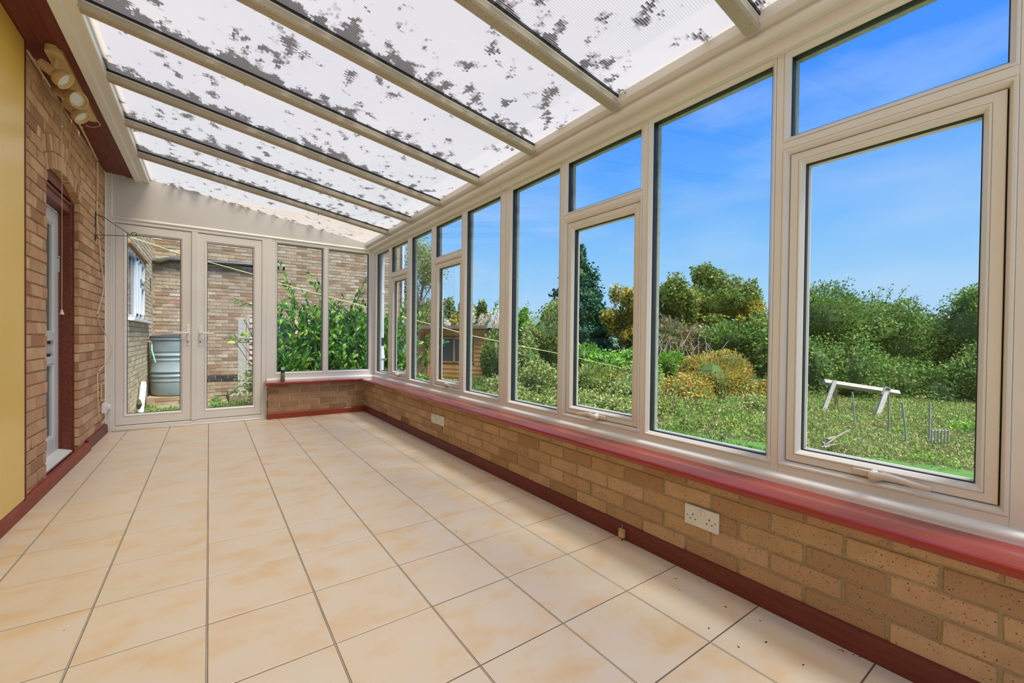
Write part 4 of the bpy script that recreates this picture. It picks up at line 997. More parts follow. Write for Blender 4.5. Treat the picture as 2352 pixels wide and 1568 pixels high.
# yard slabs
for ix in range(4):
    for iy in range(8):
        if RNG.random() < .0: continue
        x = -.92 + ix * .62; y = 6.0 + iy * .62
        if y > 10.6: continue
        o = MB().box(0, .605, 0, .605, -.03, .012 + (.13 if y > 9.2 and x > .1 else 0), .008).build('paving_slab', M['slab'], gr, False, (x, y, GZ + RNG.uniform(-.006, .006))); o.rotation_euler = (RNG.uniform(-.01, .01), RNG.uniform(-.01, .01), RNG.uniform(-.01, .01))
# fence by the neighbour's wall
YP = 10.0
pf = tag(empty('fence_post', (.531, YP, GZ)), 'rough concrete fence post seen through the right glazed door', 'fence post')
MB().prism([(-.062, 0), (.062, 0), (.062, 1.60), (.02, 1.635), (-.055, 1.635), (-.062, 1.62)], -.05, .05).build('post', M['concrete'], pf)
MB().box(.062, .075, -.03, .03, 0, 1.70).build('post_edge', M['concrete'], pf)
fp = tag(empty('slatted_fence', (1.55, YP, GZ)), 'grey brown overlapping slat fence panel behind the laurel bush', 'fence')
MB().box(-.935, -.885, -.02, .02, .16, 1.72, .004).build('frame_stile', M['fence'], fp); MB().box(.885, .935, -.02, .02, .16, 1.72, .004).build('frame_stile', M['fence'], fp)
MB().box(-.935, .935, -.022, .022, 1.68, 1.72, .004).build('top_rail', M['fence'], fp)
for i in range(14):
    o = MB(); z = .18 + i * .107; o.v = []; o.prism([(-.012, z), (-.030, z - .006), (-.034, z + .004), (-.008, z + .112), (.0, z + .112)], -.885, .885, lambda p, q, a: (a, p, q)); o.build('slat', M['fence'], fp)
MB().box(-.94, .94, -.03, .03, 0, .155, .006).build('gravel_board', M['concrete'], fp)

# ================================================================== FOLIAGE TOOLS
def leaves_mesh(name, P, size, mt, aspect=.55, up=0., seed=1, sz_var=.35, Nrm=None):
    R = np.random.RandomState(seed); n = len(P)
    d = R.normal(size=(n, 3)); d[:, 2] = d[:, 2] * .7 + up; d /= np.linalg.norm(d, axis=1)[:, None]
    a = R.normal(size=(n, 3)); s = np.cross(d, a); s /= np.linalg.norm(s, axis=1)[:, None]
    nn = np.cross(d, s)
    L_ = (size * (1 + sz_var * R.uniform(-1, 1, n)))[:, None]
    w = L_ * aspect * .5
    v = np.empty((n, 4, 3)); v[:, 0] = P - d * L_ * .5; v[:, 1] = P + s * w + nn * L_ * .10; v[:, 2] = P + d * L_ * .5; v[:, 3] = P - s * w + nn * L_ * .10
    me = bpy.data.meshes.new(name); me.vertices.add(4 * n); me.vertices.foreach_set('co', v.reshape(-1).astype(np.float32))
    me.loops.add(4 * n); me.loops.foreach_set('vertex_index', np.arange(4 * n, dtype=np.int32))
    me.polygons.add(n); me.polygons.foreach_set('loop_start', np.arange(0, 4 * n, 4, dtype=np.int32))
    try: me.polygons.foreach_set('loop_total', np.full(n, 4, dtype=np.int32))
    except Exception: pass
    me.materials.append(mt); me.update(calc_edges=True); me.validate(); return me
def blob_points(blobs, n, seed, shell=.45):
    R = np.random.RandomState(seed); vol = np.array([b[3] * b[4] + b[4] * b[5] + b[3] * b[5] for b in blobs]); cnt = (vol / vol.sum() * n).astype(int); out = []
    for b, c in zip(blobs, cnt):
        d = R.normal(size=(c, 3)); d /= np.linalg.norm(d, axis=1)[:, None]
        # lumpy radius
        k = R.normal(size=(5, 3)) * 2.2; ph = R.uniform(0, 6, 5); lump = sum(np.sin(d @ k[i] * 1.6 + ph[i]) for i in range(5)) * .10
        r = (1 - shell * R.uniform(0, 1, c) ** 1.6) * (1 + lump) * (1 + .06 * R.normal(size=c))
        out.append(np.array(b[:3]) + d * r[:, None] * np.array(b[3:6]))
    return np.concatenate(out)
def ico(mb, c, r, seed):
    R = random.Random(seed); n = len(mb.v); U, V_ = 12, 8
    for j in range(V_ + 1):
        for i in range(U):
            t = .12 + (pi - .24) * j / V_; a = 2 * pi * i / U; k = 1 + .10 * math.sin(3 * a + seed) * math.sin(2 * t)
            mb.v.append((c[0] + r[0] * k * math.sin(t) * math.cos(a), c[1] + r[1] * k * math.sin(t) * math.sin(a), c[2] + r[2] * k * math.cos(t)))
    for j in range(V_):
        for i in range(U): i2 = (i + 1) % U; mb.f.append((n + j * U + i, n + j * U + i2, n + (j + 1) * U + i2, n + (j + 1) * U + i))
SEED = [100]
def plant(name, label, cat, blobs, n, size, mt, trunk=None, core=.72, group=None, aspect=.55, shell=.45, bark='twig', extra=None, up=0.):
    SEED[0] += 1; sd = SEED[0]
    bx = sum(b[0] for b in blobs) / len(blobs); by = sum(b[1] for b in blobs) / len(blobs); bz = min(b[2] - b[5] for b in blobs)
    if trunk: bz = min(p[2] for br in trunk for p in br[0])
    root = tag(empty(name, (bx, by, bz)), label, cat, group); o3 = np.array([bx, by, bz])
    P = blob_points(blobs, n, sd, shell)
    if extra is not None: P = np.concatenate([P, extra])
    P = P[P[:, 0] > 2.15] if bx > 2.3 else P
    me = leaves_mesh('foliage', P - o3, size, mt, aspect, up, sd); o = link('foliage', me, root); o['kind'] = 'stuff'
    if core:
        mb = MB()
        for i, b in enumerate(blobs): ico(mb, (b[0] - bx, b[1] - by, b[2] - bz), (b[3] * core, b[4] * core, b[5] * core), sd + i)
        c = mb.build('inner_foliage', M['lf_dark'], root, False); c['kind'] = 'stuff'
    if trunk:
        for pts, r0, r1 in trunk: MB().tube([Vector(p) - Vector((bx, by, bz)) for p in pts], r0, 7, r1).build('trunk' if r0 > .05 else 'branch', M[bark], root, True)
    return root
def B(u, v, d, ru, rv, rd=None):
    """blob from pixel centre, radii in pixels at depth d"""
    p = at(u, v, d); k = d / F
    return (p.x, p.y, p.z, ru * k, (rd if rd else ru * k), rv * k)
def ground_pt(u, d, g=None):
    p = at(u, 800, d); return (p.x, p.y, gh(p.x, p.y))

# far ridge + far tree line
mb = MB()
for i in range(48):
    u0, u1 = 600 + i * 50, 600 + (i + 1) * 50
    h0 = 12 * math.sin(i * .31) + 5 * math.sin(i * .9); h1 = 12 * math.sin((i + 1) * .31) + 5 * math.sin((i + 1) * .9)
    a, b = at(u0, 735 + h0 * .8, 95), at(u1, 735 + h1 * .8, 95); c = at(u1, 800, 60); d = at(u0, 800, 60)
    mb.quad(a, b, c, d)
hl = mb.build('distant_hill', M['hill'], None, True); tag(hl, 'blue green wooded hill far beyond the garden', 'hill', kind='structure')

# --- far trees
def tree(name, label, u, top, bot, d, rw, n, size, mt, nb=6, shape='round', core=.62, bark='twig', group=None, trunkr=.12, shell=.55):
    R = random.Random(int(u * 7 + d)); blobs = []
    h = bot - top
    if shape == 'cone':
        for i in range(7):
            f = (i + .5) / 7; blobs.append(B(u, top + h * f, d, rw * (.12 + .88 * f ** .8), h / 7 * 1.05))
    else:
        blobs.append(B(u + rw * .05, top + h * .60, d, rw * .50, h * .30))
        for i in range(nb * 3):
            a = R.uniform(0, 2 * pi); rr = R.uniform(.30, .86); x = u + rw * rr * math.cos(a); y = top + h * (.50 - .40 * rr * math.sin(a) * 1.0)
            k_ = R.uniform(.14, .30); blobs.append(B(x, y, d + R.uniform(-.7, .7) * rw * d / F, rw * k_, h * k_ * R.uniform(.45, .8)))
        blobs.append(B(u + rw * R.uniform(-.25, .25), top + h * .14, d, rw * .26, h * .14))
    g = ground_pt(u, d); tr = []
    c = at(u, top + h * .75, d); c2 = at(u, top + h * .35, d)
    tr.append(([g, (g[0] + .1, g[1], (g[2] + c.z) / 2), tuple(c), tuple(c2)], trunkr, trunkr * .3))
    for i in range(5):
        b = blobs[min(1 + i, len(blobs) - 1)]; s = Vector(c); e_ = Vector(b[:3]); tr.append(([tuple(s), tuple((s + e_) / 2 + Vector((0, 0, .1))), tuple(e_)], .045, .012))
    return plant(name, label, 'tree', blobs, n, size, mt, tr, core, group, shell=shell, bark=bark)
tree('conifer', 'tall dark green conifer rising beyond the middle windows', 1326, 590, 860, 26, 104, 34000, .22, M['lf_conifer'], shape='cone', core=.85, shell=.3)
tree('oak_tree', 'large green oak tree seen through the wide second window from the right', 1622, 604, 800, 22, 124, 26000, .17, M['lf_oak'], nb=9, core=.45, shell=.75, trunkr=.22)
tree('oak_tree', 'golden leaved oak tree just right of the tall conifer', 1425, 655, 800, 24, 62, 11000, .16, M['lf_oak_gold'], nb=6, core=.4, shell=.8)
tree('oak_tree', 'smaller turning oak at the right shoulder of the large oak', 1742, 690, 810, 20, 62, 9000, .14, M['lf_oak_gold'], nb=5, core=.45, shell=.7)
tree('broadleaf_tree', 'green and brown tree filling the gap left of the large oak', 1528, 648, 810, 21, 62, 9000, .15, M['lf_oak'], nb=5, core=.4, shell=.7)
tree('broadleaf_tree', 'dark green tree between the shed roof and the pampas plumes', 1100, 690, 800, 30, 42, 7000, .2, M['lf_oak'], nb=5)
tree('broadleaf_tree', 'rounded dark green tree behind the left half of the shed', 1040, 682, 800, 32, 55, 9000, .2, M['lf_oak'], nb=6)
tree('broadleaf_tree', 'low dark green tree left of the shed, furthest back', 975, 692, 800, 34, 38, 6000, .2, M['lf_oak'], nb=5)
tree('orange_tree', 'small orange and yellow tree showing above the shed roof', 1047, 722, 790, 20, 24, 3500, .12, M['lf_oak_gold'], nb=4)
tree('broadleaf_tree', 'yellowish green tree with arching shoots left of the conifer', 1200, 705, 880, 16, 42, 11000, .12, M['lf_bright'], nb=6)
tree('broadleaf_tree', 'low green tree on the skyline below the golden oak', 1480, 745, 830, 27, 60, 7000, .18, M['lf_oak'], nb=5)
# far woodland belt
wbl = []
for i in range(26):
    u = 1480 + i * 40; tp_ = 738 + 10 * math.sin(i * 1.7) + 6 * math.sin(i * .6); wbl.append(B(u, tp_ + 40, 27 + (i % 3), 34, 44, 1.6))
plant('woodland', 'belt of distant olive and brown woodland along the skyline behind the garden', 'trees', wbl, 26000, .17, M['lf_brown'], None, .8)
# bare twiggy tree left of the shed
def twig_tree(root, base, specs, r0, mt):
    for pts, a, b in specs: MB().tube(pts, a, 5, b).build('branch', mt, root, True)
bt = tag(empty('bare_tree', tuple(ground_pt(965, 15))), 'thin sparse twiggy tree rising left of the shed', 'tree')
Rr = random.Random(5); LP = []
def branch(u0, v0, u1, v1, d, r, depth):
    n = 6; pts = []
    for i in range(n + 1):
        f = i / n; pts.append(at(u0 + (u1 - u0) * f + Rr.uniform(-2, 2) * f, v0 + (v1 - v0) * f, d + .3 * math.sin(f * 3 + u1)) - bt.location)
    MB().tube(pts, r, 5, r * .3).build('branch', M['bare'], bt, True)
    if depth > 1:
        for p in pts[2:]:
            for _ in range(10): LP.append(np.array(p + Vector((Rr.gauss(0, .15), Rr.gauss(0, .15), Rr.gauss(0, .15)))))
    if depth < 3:
        for k in range(4 if depth else 6):
            f = Rr.uniform(.25, .95); a, b = u0 + (u1 - u0) * f, v0 + (v1 - v0) * f; s = Rr.choice((-1, 1)); l = math.hypot(u1 - u0, v1 - v0) * Rr.uniform(.25, .45)
            branch(a, b, a + s * l * Rr.uniform(.4, .8), b - l * Rr.uniform(.5, .9), d + Rr.uniform(-.3, .3), r * .45, depth + 1)
branch(963, 860, 966, 690, 15, .10, 0); branch(966, 690, 982, 570, 15, .055, 0); branch(966, 700, 1010, 620, 15, .04, 1); branch(965, 700, 940, 600, 15, .04, 1)
me = leaves_mesh('foliage', np.array(LP), .07, M['lf_olive'], seed=3); o = link('foliage', me, bt); o['kind'] = 'stuff'

# --- shed
shd = 12.6
a = at(960, 800, shd + .5); b = at(1113, 800, shd - .3)
ang = math.atan2(b.y - a.y, b.x - a.x); wid = math.hypot(b.x - a.x, b.y - a.y)
sh = tag(empty('garden_shed', (a.x, a.y, -.45)), 'orange brown timber garden shed with dark window beyond the middle windows', 'shed'); sh.rotation_euler = (0, 0, ang)
zt_ = at(1113, 752, shd).z + .45
MB().box(.02, wid - .02, .02, 1.6, 0, zt_ - .05).build('shed_body', M['shed_dark'], sh)
wx0, wx1, wz0, wz1 = wid * .30, wid * .86, at(1090, 833, shd).z + .45 - 0, at(1090, 776, shd).z + .45
nbd = int(zt_ / .125)
for i in range(nbd):
    z0, z1 = i * .125, (i + 1) * .125 - .006
    segs = [(wid * .17, wid)] if (z1 < wz0 or z0 > wz1) else [(wid * .17, wx0), (wx1, wid)]
    for s0, s1 in segs:
        MB().prism([(0, z0), (-.022, z0), (-.012, z1), (0, z1)], s0, s1, lambda p, q, c: (c, p, q)).build('cladding_board', M['shed'], sh)
for i in range(3): MB().box(.01 + i * wid * .052, (i + 1) * wid * .052, -.02, .02, 0, zt_ - .1, .004).build('door_board', M['shed_dark'], sh)
MB().box(wid * .16, wid * .18, -.03, .02, 0, zt_, .003).build('corner_batten', M['shed'], sh); MB().box(wid - .02, wid + .02, -.035, .02, 0, zt_ - .08, .003).build('corner_batten', M['shed'], sh)
MB().box(wx0 + .03, wx1 - .03, .0, .01, wz0 + .03, wz1 - .03).build('pane', M['shed_glass'], sh)
mb = MB().box(wx0, wx1, -.02, .0, wz0, wz0 + .035); mb.box(wx0, wx1, -.02, 0, wz1 - .035, wz1); mb.box(wx0, wx0 + .035, -.02, 0, wz0, wz1); mb.box(wx1 - .035, wx1, -.02, 0, wz0, wz1); mb.box((wx0 + wx1) / 2 - .08, (wx0 + wx1) / 2 - .02, -.02, 0, wz0, wz1); mb.build('window_frame', M['shed'], sh)
MB().box(-.10, wid + .14, -.16, 1.8, zt_ - .02, zt_ + .015).build('roof_sheet', M['shed_roof'], sh)
MB().box(-.10, wid + .15, -.18, -.15, zt_ - .05, zt_ + .055, .004).build('fascia', M['shed_roof'], sh)
MB().box(0, wid, -.04, -.01, zt_ - .17, zt_ - .06, .004).build('frieze_board', M['shed'], sh)
# pampas
pg = tag(empty('pampas_grass', ground_pt(1110, 14)), 'clump of cream feathery pampas plumes behind the shed', 'ornamental grass')
for i, (u, v, l, lean) in enumerate(((1086, 702, 38, -2), (1103, 722, 30, 6), (1118, 712, 36, 12), (1140, 712, 40, 4), (1148, 722, 36, 8), (1143, 748, 34, -3), (1028, 735, 16, -6), (1135, 730, 30, -4))):
    b_ = at(u - lean, v + l, 13.7); t_ = at(u + lean, v, 13.7); g0 = Vector(ground_pt(u - lean, 13.7))
    MB().tube([g0 - pg.location, b_ - pg.location], .01, 5).build('stalk', M['bare'], pg)
    NP = 260; Rp = np.random.RandomState(i); f = Rp.uniform(0, 1, NP); wdt = .075 * np.sin(np.clip(f * .92 + .06, 0, 1) * pi) + .015
    P_ = np.array(b_)[None] + (np.array(t_) - np.array(b_))[None] * f[:, None] + Rp.normal(size=(NP, 3)) * wdt[:, None] * .5
    me = leaves_mesh('plume', P_ - np.array(pg.location), .085, M['pampas'], .22, 1.4, i); o = link('plume', me, pg)

# --- shrubs seen through each window, in order
def shrub(label, blobs, n, size, mt, core=.78, name='garden_shrub', shell=.45, up=0.3): return plant(name, label, 'shrub', blobs, n, size, M[mt], None, core, None, shell=shell, up=up)
shrub('broad olive green bush between the shed and the conifer', [B(1258, 800, 10.5, 48, 85), B(1275, 745, 10.8, 30, 50), B(1212, 850, 10, 40, 75), B(1240, 900, 9.5, 70, 60)], 26000, .075, 'lf_olive')
shrub('dark green bush right of the shed', [B(1135, 830, 11.5, 30, 60), B(1160, 800, 11.8, 26, 55), B(1195, 860, 11, 35, 60)], 14000, .075, 'lf_haw')
shrub('low rough hedge along the bottom of the middle windows', [B(1090, 905, 7.2, 45, 42), B(1150, 925, 6.6, 55, 45), B(1230, 950, 6.2, 65, 45), B(1310, 960, 6.0, 60, 42)], 26000, .05, 'lf_olive')
shrub('clipped green hedge just outside the far windows', [B(905, 880, 7.6, 30, 25), B(960, 892, 7.4, 40, 28), B(1015, 898, 7.2, 40, 28), B(1060, 905, 7.0, 30, 28)], 20000, .04, 'lf_haw', shell=.25)
shrub('bright green bush at the foot of the conifer', [B(1345, 830, 15, 45, 38), B(1400, 842, 14, 50, 32), B(1450, 830, 14, 30, 30)], 12000, .10, 'lf_bright')
shrub('mixed weedy bank below the golden oak', [B(1360, 890, 8.2, 60, 50), B(1420, 905, 7.8, 60, 45), B(1470, 880, 8.4, 45, 55), B(1350, 940, 6.8, 60, 38), B(1440, 950, 6.6, 60, 38)], 30000, .055, 'lf_weed')
shrub('small yellow flowering bush in the weedy bank', [B(1408, 868, 7.9, 16, 14)], 900, .06, 'lf_oak_gold', .3)
shrub('dark hedge behind the autumn shrubs left part', [B(1530, 800, 16, 60, 60), B(1600, 800, 16, 60, 50)], 13000, .12, 'lf_brown')
shrub('dark green thicket under the right side of the large oak', [B(1680, 790, 15, 60, 50), B(1745, 800, 14.5, 50, 65), B(1790, 830, 13.5, 50, 70)], 16000, .11, 'lf_haw')
shrub('bright green bush in front of the brown scrub', [B(1535, 850, 11, 42, 42), B(1500, 900, 10, 35, 60)], 12000, .075, 'lf_bright')
shrub('large autumn coloured shrub in yellow and orange', [B(1635, 880, 9.6, 78, 60), B(1570, 915, 9, 62, 52), B(1715, 905, 9.2, 58, 52), B(1660, 838, 10, 55, 32), B(1600, 850, 10, 42, 30)], 38000, .06, 'lf_autumn')
shrub('pale weedy growth at the foot of the autumn shrub', [B(1560, 955, 7.6, 60, 38), B(1640, 960, 7.6, 62, 34), B(1720, 955, 7.8, 60, 42)], 26000, .05, 'lf_weed')
shrub('grey green bush at the right of the autumn shrub', [B(1760, 920, 9, 42, 55)], 9000, .06, 'lf_haw')
shrub('long hawthorn hedge filling the nearest window, left part', [B(1890, 740, 11.5, 70, 68), B(1960, 760, 11.5, 80, 75), B(1860, 860, 10.5, 70, 80), B(1950, 870, 10.5, 80, 80), B(2030, 745, 11.5, 60, 60)], 52000, .068, 'lf_haw', shell=.4)
shrub('long hawthorn hedge filling the nearest window, right part', [B(2060, 800, 11.5, 85, 85), B(2140, 840, 11.2, 85, 90), B(2050, 900, 10.6, 80, 80), B(2150, 930, 10, 85, 75), B(2110, 800, 11.6, 60, 55)], 46000, .068, 'lf_haw', shell=.4)
shrub('hedge with red berries at the right edge of the nearest window', [B(2260, 770, 10.2, 75, 85), B(2330, 720, 10.2, 90, 90), B(2250, 880, 9.6, 80, 90), B(2350, 880, 9.4, 90, 110), B(2235, 715, 10.4, 35, 50)], 42000, .064, 'lf_haw', shell=.4)
shrub('rough dry weeds around the timber frame', [B(1900, 1000, 8.6, 60, 32), B(1970, 1005, 8.6, 60, 35), B(2040, 1010, 8.4, 60, 30), B(1870, 1022, 6.8, 50, 22), B(1960, 1038, 6.6, 60, 22)], 26000, .05, 'lf_weed', shell=.6, up=.8)
shrub('green nettles and weeds at the right of the bed', [B(2110, 1030, 7.0, 60, 45), B(2180, 1030, 6.6, 60, 48), B(2250, 1030, 6.2, 60, 60), B(2160, 1062, 5.8, 60, 28), B(2240, 1075, 5.5, 60, 30)], 30000, .045, 'lf_bright', shell=.55, up=.6)
# sprigs standing out of the hedge tops and the oaks
def sprigs(label, specs, mt, d, bark='twig', ls=.065):
    root = tag(empty('hedge_shoots', tuple(at(specs[0][0], specs[0][1], d))), label, 'shoots'); R = random.Random(len(label)); PP = []
    for (u, v, u2, v2) in specs:
        pts = []
        for i in range(6):
            f = i / 5; p = at(u + (u2 - u) * f + R.uniform(-2, 2), v + (v2 - v) * f, d) - root.location; pts.append(p)
            for _ in range(9): PP.append(np.array(p + Vector((R.gauss(0, .05), R.gauss(0, .05), R.gauss(0, .05)))) + np.array([0, 0, 0]))
        MB().tube(pts, .012, 5, .004).build('shoot', M[bark], root, True)
    o = link('foliage', leaves_mesh('foliage', np.array(PP), ls, M[mt], seed=9), root); o['kind'] = 'stuff'
sprigs('leafy shoots sticking up from the hawthorn hedge, left clump', [(1870, 690, 1850, 640), (1885, 700, 1900, 650), (1905, 690, 1925, 645), (1920, 690, 1950, 638), (1935, 700, 1962, 680), (1880, 700, 1868, 665)], 'lf_haw', 11.4)
sprigs('leafy shoots sticking up from the hawthorn hedge, right clump', [(2010, 700, 2022, 665), (2030, 700, 2050, 662), (2050, 710, 2078, 662), (2060, 720, 2105, 678), (2070, 730, 2110, 705), (2080, 740, 2130, 702), (2075, 745, 2128, 730), (2000, 705, 2004, 668)], 'lf_haw', 11.4)
sprigs('arching shoots of the yellowish tree left of the conifer', [(1190, 735, 1215, 699), (1200, 750, 1235, 727), (1130, 720, 1148, 690), (1225, 720, 1180, 705)], 'lf_bright', 15.5, ls=.1)
# lawn
ln = tag(empty('lawn', (0, 0, 0)), 'bright green mown grass strip outside the nearest windows', 'lawn', kind='structure')
F0, F1 = at_z(1520, 985, -.36), at_z(2300, 1092, -.36)
mb = MB()
dv = (F1 - F0); poly = [(1.99, F0.y + .6), (F0.x - .2, F0.y + .25), (F0.x, F0.y)] + [(F0.x + dv.x * i / 8, F0.y + dv.y * i / 8 + .05 * math.sin(i * 2.1)) for i in range(1, 9)] + [(F1.x + 1.0, F1.y - 2.0), (6.0, -8), (1.99, -8)]
mb.v = [(x, y, -.355) for x, y in poly]; mb.f = [tuple(range(len(poly)))]
mb.build('turf', M['lawn'], ln)
R_ = np.random.RandomState(4); NB = 40000
px_ = R_.uniform(2.0, 5.6, NB); py_ = R_.uniform(-1.0, 5.2, NB)
def inpoly(x, y):
    c = np.zeros(len(x), bool); n = len(poly)
    for i in range(n):
        x1, y1 = poly[i]; x2, y2 = poly[(i + 1) % n]
        if y1 == y2: continue
        k = ((y1 > y) != (y2 > y)) & (x < (x2 - x1) * (y - y1) / (y2 - y1) + x1); c ^= k
    return c
k = inpoly(px_, py_); P_ = np.stack([px_[k], py_[k], np.full(k.sum(), -.335)], 1)
o = link('grass', leaves_mesh('grass', P_, .05, M['lf_grass'], .12, 3.0, 5), ln); o['kind'] = 'stuff'
# weeds carpet between lawn and shrubs, and between the house end and the hedge
def carpet(label, quadp, n, size, mts, h, seed):
    R = np.random.RandomState(seed); a, b, c, d = [np.array(q[:2]) for q in quadp]
    def smp(k):
        s, t = R.uniform(0, 1, k), R.uniform(0, 1, k)
        return (a[None] * (1 - s)[:, None] + b[None] * s[:, None]) * (1 - t)[:, None] + (d[None] * (1 - s)[:, None] + c[None] * s[:, None]) * t[:, None]
    nc = 320; cen = smp(nc); rad = R.uniform(.10, .36, nc); hh = h * R.uniform(.15, 1.0, nc) ** 1.5 * 1.5; mi = R.randint(0, len(mts), nc)
    w = R.randint(0, nc, n); th = R.uniform(0, 2 * pi, n); rr = np.sqrt(R.uniform(0, 1, n))
    xy = cen[w] + np.stack([np.cos(th), np.sin(th)], 1) * (rr * rad[w])[:, None]; z = -.36 + hh[w] * np.sqrt(np.clip(1 - rr ** 2, 0, 1)) * R.uniform(.2, 1.08, n)
    g = n // 4; xy[:g] = smp(g); z[:g] = -.36 + R.uniform(0, .09, g)
    P = np.stack([xy[:, 0], xy[:, 1], z], 1); c0 = P.mean(0); c0[2] = -.36
    root = tag(empty('weed_patch', tuple(c0)), label, 'weeds')
    for k, nm in enumerate(mts):
        sel = (mi[w] == k)
        if k == 0: sel[:g] = True
        else: sel[:g] = False
        o = link('foliage', leaves_mesh('foliage', P[sel] - c0, size, M[nm], .32, 1.1, seed + k), root); o['kind'] = 'stuff'
Fm = F0 + dv * .5
far0, farm, far1 = at_z(1500, 893, -.36), at_z(1900, 905, -.36), at_z(2380, 930, -.36)
carpet('rough weeds between the lawn and the autumn shrub', [F0, Fm, farm, far0], 40000, .05, ('lf_weed', 'lf_olive', 'lf_bright', 'lf_brown'), .36, 31)
carpet('leafy weeds between the lawn and the hawthorn hedge', [Fm, F1, far1, farm], 46000, .042, ('lf_weed', 'lf_haw', 'lf_brown', 'lf_bright', 'lf_weed'), .11, 32)
carpet('low ground weeds outside the middle windows', [(2.3, 3.2), (5.2, 3.6), (6.5, 7.5), (3.2, 6.6)], 26000, .045, ('lf_olive', 'lf_haw', 'lf_weed'), .45, 33)
carpet('low green weeds by the house corner', [(2.3, 5.8), (3.6, 6.2), (4.2, 9.0), (2.4, 9.0)], 8000, .045, ('lf_bright', 'lf_haw'), .14, 34)

# timber frame in the bed
tf = tag(empty('timber_frame', ground_pt(1950, 8.2)), 'weathered grey timber swing frame standing in the weeds', 'timber frame')
def tb_(name, u0, v0, u1, v1, d0, d1, w):
    a, b = at(u0, v0, d0), at(u1, v1, d1); MB().tube([a - tf.location, (a + b) / 2 - tf.location, b - tf.location], w, 4).build(name, M['old_wood'], tf)
tb_('crossbeam', 1892, 877, 2064, 903, 8.2, 8.0, .06)
tb_('leg', 1917, 876, 1880, 975, 8.1, 7.9, .045); tb_('leg', 2037, 893, 1998, 1000, 7.9, 7.6, .05)
tb_('leg', 1917, 878, 1925, 975, 8.3, 9.3, .03)
MB().tube([at(2025, 905, 7.85) - tf.location, at(2034, 888, 7.85) - tf.location, at(2045, 893, 7.85) - tf.location, at(2036, 907, 7.85) - tf.location], .018, 6).build('rope_binding', M['old_wood'], tf, True)
for i, (u0, v0, u1, v1, d, mt) in enumerate(((1958, 900, 1966, 995, 6.8, 'cane'), (2072, 923, 2086, 1040, 5.6, 'cane'), (2136, 924, 2134, 1030, 5.7, 'old_wood'), (2041, 905, 2041, 1025, 6.3, 'bare'))):
    a, b = at(u0, v0, d), at(u1, v1, d)
    t = tag(empty('garden_cane', tuple(b)), ['pale green cane inside the timber frame', 'pale green leaning cane right of the timber frame', 'thin wooden stake with a knot, right of the green cane', 'thin brown stem hanging below the crossbeam end'][i], 'cane')
    MB().tube([(0, 0, -.25), tuple((a - b) / 2 + Vector((.005, 0, 0))), tuple(a - b)], .011, 6).build('cane', M[mt], t)
cr = tag(empty('slatted_crate', tuple(at(2140, 1006, 5.5))), 'small grey slatted crate in the weeds', 'crate')
e_ = at(2178, 1010, 5.5) - cr.location; e_.z = 0
for i in range(6):
    p = e_ * (i / 5.); MB().box(-.012, .012, -.008, .008, -.06, .12, .002).build('slat', M['old_wood'], cr, False, p)
MB().tube([(0, 0, .10), tuple(e_ + Vector((0, 0, .10)))], .008, 4).build('rail', M['old_wood'], cr)
lg = tag(empty('fallen_branch', tuple(at(1890, 1026, 5.0))), 'pale cut branches lying on the lawn edge', 'branch')
for u0, v0, u1, v1 in ((1886, 1030, 1952, 986), (1900, 1012, 1924, 1002), (1892, 1030, 1925, 1020), (1890, 1022, 1915, 1006)):
    a, b = at(u0, v0 - 3, 5.0), at(u1, v1, 5.2); MB().tube([a - lg.location, (a + b) / 2 + Vector((0, 0, .01)) - lg.location, b - lg.location], .015, 6, .007).build('limb', M['bare'], lg, True)
# bare stems in the brown scrub
bs = tag(empty('dry_thicket', tuple(at(1560, 830, 13))), 'pale bare stems fanning up in the brown scrub', 'stems'); R2 = random.Random(8)
for i in range(26):
    u = R2.uniform(1505, 1660); v = R2.uniform(790, 835); l = R2.uniform(25, 60); a, b = at(u, v, 13), at(u + R2.uniform(-25, 25), v - l, 13.2)
    MB().tube([a - bs.location, b - bs.location], .014, 5, .004).build('stem', M['bare'], bs)
# rose stem by the lawn
rs = tag(empty('rose_bush', tuple(at_z(1652, 1040, -.355))), 'small rose bush with pink hips at the lawn edge', 'shrub'); R3 = random.Random(3); PP = []
for i in range(7):
    a = at(1652 + R3.uniform(-6, 6), 1042, 4.75); b = at(1652 + R3.uniform(-30, 30), 968 + R3.uniform(0, 30), 4.9)
    MB().tube([a - rs.location, (a + b) / 2 - rs.location + Vector((0, 0, .02)), b - rs.location], .005, 5, .002).build('stem', M['twig'], rs, True)
    for f in np.linspace(.3, 1, 9):
        p = a + (b - a) * f - rs.location; PP += [np.array(p) + np.array([R3.gauss(0, .02) for _ in range(3)]) for _ in range(5)]
    MB().lathe([(.004, -.008), (.010, 0), (.004, .010)], b - rs.location, seg=8).build('rose_hip', M['red'], rs, True)
o = link('foliage', leaves_mesh('foliage', np.array(PP), .028, M['lf_haw'], seed=2), rs); o['kind'] = 'stuff'

